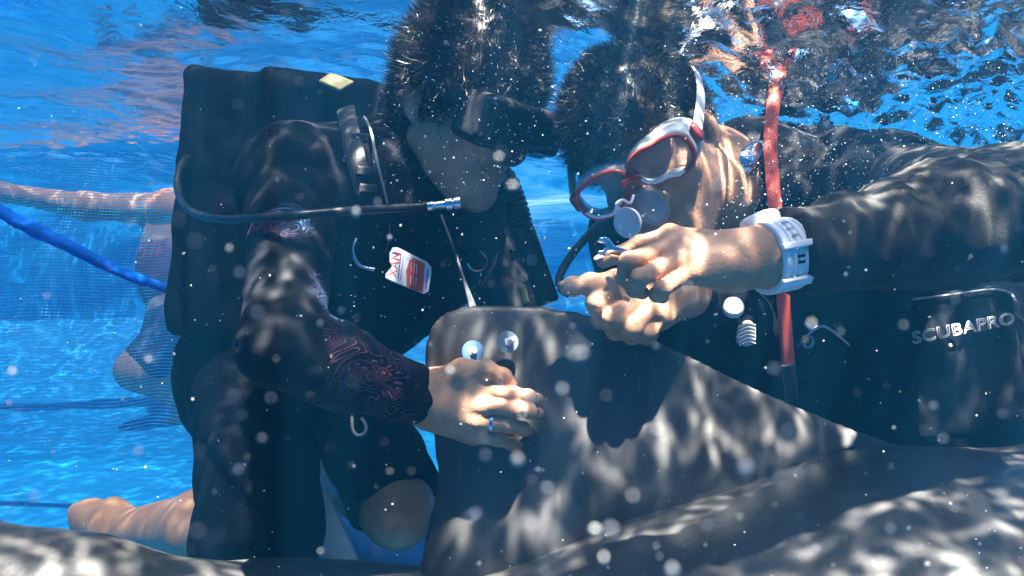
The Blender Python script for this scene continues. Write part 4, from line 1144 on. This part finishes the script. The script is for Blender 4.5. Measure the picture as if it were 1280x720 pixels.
def mask_right():
    D = RD; P, Fd, L, U = D['P'], D['F'], D['L'], D['U']; A = (Fd, L, U)
    root = empty('dive_mask', P(0.11, 0, 0), 'dive mask with red rims, clear skirt and white strap on the bending diver', 'dive mask')
    def outline(q, f, g, n=28):
        pts = []
        for i in range(n):
            an = 2 * math.pi * i / n
            c, s_ = math.cos(an), math.sin(an)
            x = math.copysign(abs(c) ** 0.75, c) * 0.037; y = math.copysign(abs(s_) ** 0.75, s_) * 0.0245
            if x * q < 0: y = y * (1 - 0.10) + (0.004 if y > 0 else 0.004)      # narrower at the nose
            if x * q < 0 and y < 0: x *= 0.82
            pts.append(P(f - 0.010 * max(0, (x * q) / 0.038), q * 0.0395 + x * g, 0.010 + y * g))
        return pts
    for q in (-1, 1):
        ol = outline(q, 0.122, 1.0)
        lens = MB().plate(outline(q, 0.121, 0.96), Fd, 0.003).build('lens', 'glass', root, smooth=False)
        MB().tube(ol + [ol[0]], 0.0029, 8, caps=False, smooth=0).build('rim', 'red_f', root)
        io = outline(q, 0.1245, 0.91)
        lo_ = [io[i] for i in range(len(io)) if i in range(13, 28) or i == 0]
        MB().tube(io[15:24], 0.0022, 6, smooth=2).build('inner_rim', 'white_s', root)
        # skirt: a soft band from the rim back to the face
        r0 = outline(q, 0.120, 1.0); r1 = outline(q, 0.104, 1.10); r2 = outline(q, 0.082, 1.20)
        n = len(r0); vv = r0 + r1 + r2
        ff = [[k * n + i, k * n + (i + 1) % n, (k + 1) * n + (i + 1) % n, (k + 1) * n + i] for k in range(2) for i in range(n)]
        sk = mesh_obj('skirt', vv, ff, 'silicone', root)
        md = sk.modifiers.new('thick', 'SOLIDIFY'); md.thickness = 0.002
    s = Sdf(); s.ell(P(0.112, 0, -0.030), (0.022, 0.019, 0.026), A, 0.01); s.ell(P(0.104, 0, -0.030), (0.020, 0.016, 0.024), A, 0.005, 'sub')
    mesh_obj('nose_pocket', *s.mesh(0.003), 'silicone', root)
    MB().tube([P(0.124, -0.012, 0.012), P(0.127, 0, 0.014), P(0.124, 0.012, 0.012)], 0.004, 8).build('bridge', 'red_f', root)
    for q in (-1, 1):
        c = P(0.090, q * 0.086, 0.014)
        MB().box(c, Fd, L, U, 0.011, 0.004, 0.011).build('strap_clip', 'red_f', root, bevel=0.004)
        st = [P(0.092, q * 0.088, 0.016), P(0.055, q * 0.094, 0.026), P(0.01, q * 0.098, 0.038), P(-0.05, q * 0.090, 0.050), P(-0.10, q * 0.05, 0.054), P(-0.118, 0, 0.056)]
        MB().tube(st, 0.0085, 10, smooth=6, flat=(1, 0.22), up=L * q).build('strap', 'white_s', root)
    # clear drinking-valve disc hanging under the mask
    d = empty('valve_disc', V(785, 278, 0.80), 'frosted oval plastic disc hanging below the red rimmed mask', 'disc')
    c = V(785, 278, 0.79)
    MB().lathe(c, (-0.62, -0.75, -0.22), [(-0.002, 0.013), (-0.0015, 0.0165), (0.0015, 0.0172), (0.003, 0.0165), (0.0032, 0.0145), (0.0022, 0.0135), (0.002, 0.002)], 32).build('disc', 'frost', d)
    MB().tube([V(776, 262, 0.79), V(770, 256, 0.785), V(778, 250, 0.785), V(788, 254, 0.79), V(792, 244, 0.795)], 0.0016, 7).build('wire_loop', 'white_s', d)
    MB().tube([V(787, 292, 0.79), V(790, 300, 0.79)], 0.003, 7).build('stem', 'frost', d)
mask_right()

# ---------------- right diver's vest
def vest_right():
    D = RD
    root = empty('dive_vest', D['pel'], 'black buoyancy vest with lettered side pocket worn by the bending diver', 'dive vest')
    S = Sdf().ext(D['torso'], 0.024)
    S.ell(V(925, 405, 1.10), (0.14, 0.07, 0.10), None, 0.05)
    S.ell(V(1150, 470, 1.14), (0.22, 0.10, 0.12), None, 0.05)
    v, f = S.mesh(0.009, cut=[(D['neck'].lerp(D['chest'], -0.10), D['neck'] - D['chest'])])
    mesh_obj('front_panel', ruffle(v, f, 0.008, 14, seed=12), f, 'nylon', root)
    # side pocket with the maker's lettering
    rt = Vector((1, 0.15, 0.10)).normalized(); up = Vector((-0.10, 0.10, 1)).normalized(); up = (up - rt * up.dot(rt)).normalized(); nn = rt.cross(up)
    pk = Sdf(); pc = V(1150, 458, 1.06)
    pk.box(pc, (0.115, 0.03, 0.085), (rt, nn, up), 0.022, 0.02); pk.ell(V(1060, 500, 1.06), (0.09, 0.05, 0.07), None, 0.04)
    v, f = pk.mesh(0.007); pko = mesh_obj('pocket', ruffle(v, f, 0.006, 17, seed=2), f, 'nylon', root)
    q = lambda x, y, l: on(pk, x, y, l, 0.5, 1.0)
    MB().tube([q(1120, 376, 0.003), q(1160, 372, 0.004), q(1200, 367, 0.005), q(1240, 362, 0.005), q(1262, 366, 0.004), q(1270, 378, 0.003)], 0.0018, 7).build('piping', 'piping', pko)
    base = q(1141, 430, 0.010); far = q(1250, 408, 0.010)
    text_mesh('SCUBAPRO', 0.0235, base, far - base, (0.1, 0, 1), 'lettering', 'logo', pko, outline=0.0007, wide=1.34)
    # strap, release knobs, clip
    b = Sdf().ext(S)
    o = lambda x, y, l: on(b, x, y, l, 0.5, 1.05)
    MB().tube([o(838, 262, 0.01), o(842, 300, 0.012), o(850, 345, 0.012)], 0.02, 8, flat=(1, 0.2), up=(0, -1, 0)).build('shoulder_strap', 'web', root)
    fl = Sdf(); fl.box(V(772, 312, 1.06), (0.022, 0.016, 0.045), (Vector((1, 0, 0.1)).normalized(), Vector((0, 1, 0)), Vector((-0.1, 0, 1)).normalized()), 0.012); fl.cone(V(785, 300, 1.07), V(850, 320, 1.1), 0.05, 0.06, 0.03)
    mesh_obj('shoulder_flap', *fl.mesh(0.006), 'nylon', root)
    c = V(916, 385, 0.90)
    MB().lathe(c, (-0.25, -1, 0.15), [(-0.012, 0.006), (0.0, 0.0110), (0.006, 0.0135), (0.010, 0.0125), (0.0125, 0.009), (0.0135, 0.004)], 24).build('release_knob', 'white_p', root)
    c = V(932, 416, 0.93)
    gp = [c + Vector((x * 0.00103, 0, -y * 0.00103)) for x, y in ((-11, 14), (-12, 4), (-8, -10), (-1, -16), (7, -15), (12, -6), (12, 6), (9, 15), (0, 17))]
    gr = MB().plate(gp, (0.05, -1, 0.1), 0.010).build('release_grip', 'white_p', root, bevel=0.003)
    for i in range(6):
        y = -10 + i * 4.6
        MB().tube([c + Vector((-0.010, -0.0056, -(y + 3) * 0.00103)), c + Vector((0.0, -0.0064, -(y - 2) * 0.00103)), c + Vector((0.011, -0.0056, -(y - 0) * 0.00103))], 0.0010, 6).build('ridge', 'groove', gr)
    MB().tube([V(916, 385, 0.915), V(922, 398, 0.92), V(930, 410, 0.937), V(945, 420, 1.0)], 0.0022, 6).build('cord', 'grey_rubber', root)
    MB().tube([o(998, 432, 0.012), o(1006, 424, 0.022), o(1016, 412, 0.022), o(1030, 408, 0.014), o(1052, 424, 0.010), o(1070, 440, 0.006)], 0.0032, 8).tube([o(1006, 403, 0.016), o(1016, 413, 0.022)], 0.0028, 7).build('clip_ring', 'steel', root)
    MB().ring(o(1010, 427, 0.02), (0.3, -1, 0), 0.008, 0.002, 18, 6).build('clip_ring', 'steel', root)
    # silver inflator mouthpiece by the neck and rings on the chest
    m = Sdf(); m.chain([V(946, 186, 0.96), V(928, 205, 0.95), V(915, 236, 0.955)], [0.013, 0.018, 0.009], 0.01)
    mesh_obj('mouthpiece', *m.mesh(0.004), 'chrome', root)
    MB().ring(V(870, 240, 0.93), (0.2, -1, 0.2), 0.009, 0.0022, 18, 6).build('strap_ring', 'steel', root)
    MB().tube([V(876, 236, 0.93), V(882, 250, 0.93), V(880, 264, 0.935)], 0.0018, 6).build('cord', 'steel', root)
    # hoses
    h = empty('black_hose', V(705, 350, 0.93), 'short black hose loop hanging in front of the blue liner', 'hose')
    MB().tube([V(760, 268, 1.02), V(742, 287, 0.99), V(722, 309, 0.96), V(706, 332, 0.93), V(699, 348, 0.91), V(701, 360, 0.90), V(712, 368, 0.90)], 0.0056, 10, smooth=6).build('tube', 'grey_rubber', h)
    h = empty('red_strap', V(985, 460, 0.98), 'red webbing strap hanging down the bending diver behind the white watch', 'strap')
    MB().tube([V(1000, 20, 0.98), V(985, 70, 0.97), V(968, 125, 0.95), V(963, 180, 0.94), V(968, 250, 0.93), V(976, 330, 0.93), V(981, 400, 0.945), V(986, 462, 0.96)], 0.0092, 12, smooth=8, flat=(1, 0.4), up=(0, -1, 0)).build('webbing', 'red', h)
    MB().tube([V(985, 455, 0.955), V(988, 478, 0.965), V(990, 500, 0.98)], 0.0094, 10, flat=(1, 0.5), up=(0, -1, 0)).build('strap_end', 'grey_rubber', h)
vest_right()

# ---------------- watch, wrench, ring, nut
def small():
    D = RD; w = (D['el'] - D['wr']).normalized()
    root = empty('wrist_watch', D['wr'], 'white silicone sports watch on the wrist of the hand with the wrench', 'watch')
    c = D['wr'] + w * 0.010
    prof = [(-0.0150, 0.0300), (-0.0150, 0.0322), (-0.0140, 0.0332)]
    for x in (-0.009, -0.003, 0.003, 0.009): prof += [(x - 0.0022, 0.0334), (x - 0.0016, 0.0322), (x + 0.0016, 0.0322), (x + 0.0022, 0.0334)]
    prof += [(0.0140, 0.0332), (0.0150, 0.0322), (0.0150, 0.0300)]
    MB().lathe(c, w, prof, 48).build('strap', 'white_s', root)
    tl = Vector((0, -0.78, 0.62)); sdv = w.cross(tl).normalized()
    up = Vector((0, 0.35, 0.95)); up = (up - w * up.dot(w)).normalized()
    MB().lathe(c + up * 0.030 - w * 0.002, up, [(-0.004, 0.017), (0.006, 0.0185), (0.0085, 0.0175), (0.009, 0.014)], 32).build('case', 'white_p', root)
    fwd = Vector((0, -1, 0.0)); fwd = (fwd - w * fwd.dot(w)).normalized(); tn = w.cross(fwd).normalized()
    if tn.z < 0: tn = -tn
    a = (fwd * 0.98 + tn * 0.20).normalized(); b = w.cross(a).normalized()
    kp = MB().box(c + a * 0.0345, w, a, b, 0.0185, 0.0022, 0.0030).build('keeper', 'white_s', root, bevel=0.001)
    a2 = (fwd * 0.72 - tn * 0.70).normalized(); b2 = w.cross(a2).normalized()
    MB().box(c + a2 * 0.0350, w, a2, b2, 0.0190, 0.0022, 0.0045).build('buckle', 'white_p', root, bevel=0.001)
    for k in (-0.10, -0.26):
        a3 = (fwd + tn * k).normalized(); b3 = w.cross(a3).normalized()
        MB().box(c + a3 * 0.0329, w, a3, b3, 0.0032, 0.0006, 0.0012).build('strap_hole', 'rubber', root, smooth=False)
    a4 = (fwd * 0.75 + tn * 0.66).normalized(); b4 = w.cross(a4).normalized()
    for k in (-0.008, 0.0, 0.008):
        MB().box(c + a4 * 0.0329 + b4 * k, w, a4, b4, 0.0030, 0.0006, 0.0010).build('strap_hole', 'groove', root, smooth=False)
    # wrench
    d = 0.626
    ol = [(745.5, 302), (750, 297.5), (757, 296.5), (763, 301), (767, 307.5), (787, 313.5), (830, 326), (828, 333), (780, 320.5), (764, 317), (757, 319.5), (750, 318.5), (745.5, 314), (752, 313.8), (756, 311), (756.8, 307.5), (754.5, 303.5), (750, 302.5)]
    wr = MB().plate([V(x, y, d + (x - 745) * 0.00018) for x, y in ol], (0.1, -1, 0.15), 0.0055).build('wrench', 'chrome', None, bevel=0.0009)
    tag(wr, 'small shiny open-ended wrench held over the fin', 'wrench')
    # wedding ring on the other diver's hand and the nut in his finger tips
    J = LD['J_r']; c = J[0].lerp(J[1], 0.52); axr = (J[1] - J[0]).normalized()
    rg = MB().lathe(c, axr, [(-0.0022, 0.0106), (-0.0022, 0.0118), (0.0022, 0.0118), (0.0022, 0.0106)], 30).build('finger_ring', 'chrome')
    tag(rg, 'plain metal ring on the hand pressed against the fin', 'ring')
    c = V(665, 509, 0.822)
    nt = MB().lathe(c, (0.9, -0.3, 0.35), [(-0.006, 0.0035), (-0.001, 0.0052), (0.004, 0.0052), (0.006, 0.0030)], 8).build('metal_nut', 'chrome', None, smooth=False)
    tag(nt, 'tiny bright metal nut pinched in the finger tips at the fin', 'nut')
small()

# ------------------------------------------------------------------ behind: net, rope, bather, board
def background():
    # mesh net hanging across the pool on the left
    nu, nv = 190, 90
    w0, w1, z0, z1 = -2.3, -0.30, -0.36, 0.40
    vv, uvs = [], []
    for j in range(nv + 1):
        for i in range(nu + 1):
            u, t = i / nu, j / nv
            x = w0 + (w1 - w0) * u; z = z0 + (z1 - z0) * t
            y = 2.22 + 0.13 * mnoise.noise(Vector((x * 2.5, z * 0.8, 2))) + 0.03 * mnoise.noise(Vector((x * 7, z * 1.5, 6))) - 0.28 * (1 - t)
            vv.append((x + 0.01 * mnoise.noise(Vector((x * 3, z * 3, 1))), y, z - (0.05 * math.sin(u * 3) + 0.10 * mnoise.noise(Vector((x * 3, 7, 1)))) * (1 - t))); uvs.append((x / 0.0085, z / 0.0085))
    ff = [[j * (nu + 1) + i, j * (nu + 1) + i + 1, (j + 1) * (nu + 1) + i + 1, (j + 1) * (nu + 1) + i] for j in range(nv) for i in range(nu)]
    NETLAB = 'fine blue mesh net hanging from the surface in front of the bather'
    o = tag(mesh_obj('mesh_net', vv, np.array(ff), 'net'), NETLAB, 'net')
    uvl = o.data.uv_layers.new(name='UVMap')
    li = np.zeros(len(o.data.loops), np.int32); o.data.loops.foreach_get('vertex_index', li)
    uvl.data.foreach_set('uv', np.array(uvs)[li].ravel())
    k_ = 0.70
    pts = [V(x, y, d * k_) for x, y, d in ((-120, 205, 1.9), (-40, 245, 1.92), (30, 280, 1.93), (95, 312, 1.94), (150, 340, 1.95), (200, 357, 1.97), (260, 372, 2.02), (360, 380, 2.1))]
    mb = MB().tube(pts, [0.0125, 0.0135, 0.0135, 0.012, 0.010, 0.0095, 0.010, 0.010], 10, smooth=10)
    vs = np.array(mb.v); vs = np.array([tuple(Vector(p) + mnoise.noise_vector(Vector(p) * 30) * 0.005) for p in vs])
    mb.v = [tuple(p) for p in vs]
    tag(mb.build('blue_rope', 'rope'), 'thick blue rope sagging across the water in front of the net', 'rope')
    # bather sitting behind the net
    p = empty('person', V(240, 540, 2.45), 'bather in orange shirt and dark shorts crouching behind the net', 'person')
    sh, el, wr_ = V(222, 262, 2.40), V(110, 258, 2.36), V(0, 240, 2.32)
    hip, kn, an = V(246, 405, 2.42), V(172, 462, 2.32), V(240, 505, 2.42)
    b = Sdf()
    b.ell(V(228, 325, 2.42), (0.14, 0.11, 0.22), None, 0.06); b.ell(hip, (0.15, 0.13, 0.12), None, 0.08)
    b.chain([sh, el, wr_], [0.056, 0.044, 0.030], 0.03); b.cone(wr_, V(-40, 235, 2.33), 0.034, 0.022, 0.02)
    b.chain([hip, kn, an], [0.085, 0.064, 0.040], 0.03); b.chain([an, V(214, 532, 2.40)], [0.040, 0.022], 0.02)
    b.chain([V(300, 410, 2.6), V(250, 470, 2.62), V(300, 520, 2.7)], [0.085, 0.06, 0.04], 0.03)
    b.cone(V(256, 262, 2.48), V(262, 215, 2.48), 0.06, 0.055, 0.03); b.ell(V(262, 170, 2.46), (0.08, 0.098, 0.115), None, 0.03)
    mesh_obj('body', *b.mesh(0.014), 'skin_leg', p)
    s = Sdf(); s.ell(V(228, 335, 2.42), (0.148, 0.118, 0.20), None, 0.06); 
    mesh_obj('shirt', *s.mesh(0.014, cut=[(V(240, 278, 2.4), (0, 0, 1))]), 'maroon', p)
    s = Sdf(); s.ell(V(222, 262, 2.40), (0.105, 0.09, 0.075), None, 0.03); mesh_obj('shirt', *s.mesh(0.012), 'orange', p)
    s = Sdf(); s.ell(hip, (0.165, 0.145, 0.13), None, 0.08); s.cone(hip, hip.lerp(kn, 0.78), 0.10, 0.082, 0.03); mesh_obj('shorts', *s.mesh(0.014), 'navy', p)
    s = Sdf(); s.ell(V(262, 165, 2.47), (0.088, 0.105, 0.11), None, 0.03); mesh_obj('hair', *s.mesh(0.012, cut=[(V(262, 172, 2.4), (0.1, -0.5, -0.8))]), 'hair_a', p)
    # white board standing on the floor behind the kneeling diver
    bd = MB().plate([V(410, 612, 1.19), V(446, 694, 1.19), V(452, 712, 1.19), V(360, 712, 1.19), V(372, 640, 1.19)], (0.1, -1, 0.25), 0.025).build('foam_board', 'board', None, bevel=0.006)
    tag(bd, 'white board corner standing on the pool floor behind the knees', 'board')
    # specks and tiny bubbles drifting in the water
    r4 = np.random.default_rng(21)
    P_, S_ = [], []
    def put(n, x0, x1, y0, y1, d0, d1, s0, s1, pw=1.0):
        for _ in range(n):
            d = d0 + (d1 - d0) * r4.random() ** pw
            P_.append(V(r4.uniform(x0, x1), r4.uniform(y0, y1), d)); S_.append(s0 + (s1 - s0) * r4.random() ** 2.5)
    put(190, 0, 1280, 0, 720, 0.045, 0.11, 0.00010, 0.00040)
    put(20, 560, 1000, 440, 720, 0.045, 0.06, 0.00024, 0.00042)
    put(160, 0, 1280, 0, 720, 0.13, 0.30, 0.00010, 0.00050)
    put(620, -60, 1340, -40, 760, 0.30, 0.78, 0.0002, 0.0007)
    put(420, 430, 1000, 0, 420, 0.35, 0.85, 0.0002, 0.0008)
    put(3600, 860, 1270, 60, 310, 0.80, 0.95, 0.0003, 0.0012)
    put(350, 480, 720, 20, 240, 0.70, 0.84, 0.0004, 0.0010)
    base = np.array([(1, 0, 0), (-1, 0, 0), (0, 1, 0), (0, -1, 0), (0, 0, 1), (0, 0, -1)], float)
    fo = np.array([(0, 2, 4), (2, 1, 4), (1, 3, 4), (3, 0, 4), (2, 0, 5), (1, 2, 5), (3, 1, 5), (0, 3, 5)])
    PP = np.array([tuple(q) for q in P_]); SS = np.array(S_)
    st = r4.uniform(0.6, 1.4, (len(PP), 1, 3))
    vv = (PP[:, None, :] + base[None] * st * SS[:, None, None]).reshape(-1, 3)
    ff = (np.arange(len(PP))[:, None, None] * 6 + fo[None]).reshape(-1, 3)
    tag(mesh_obj('drifting_specks', vv, ff, 'speck'), 'tiny pale specks and bubbles drifting in the water', 'specks', kind='stuff')
background()
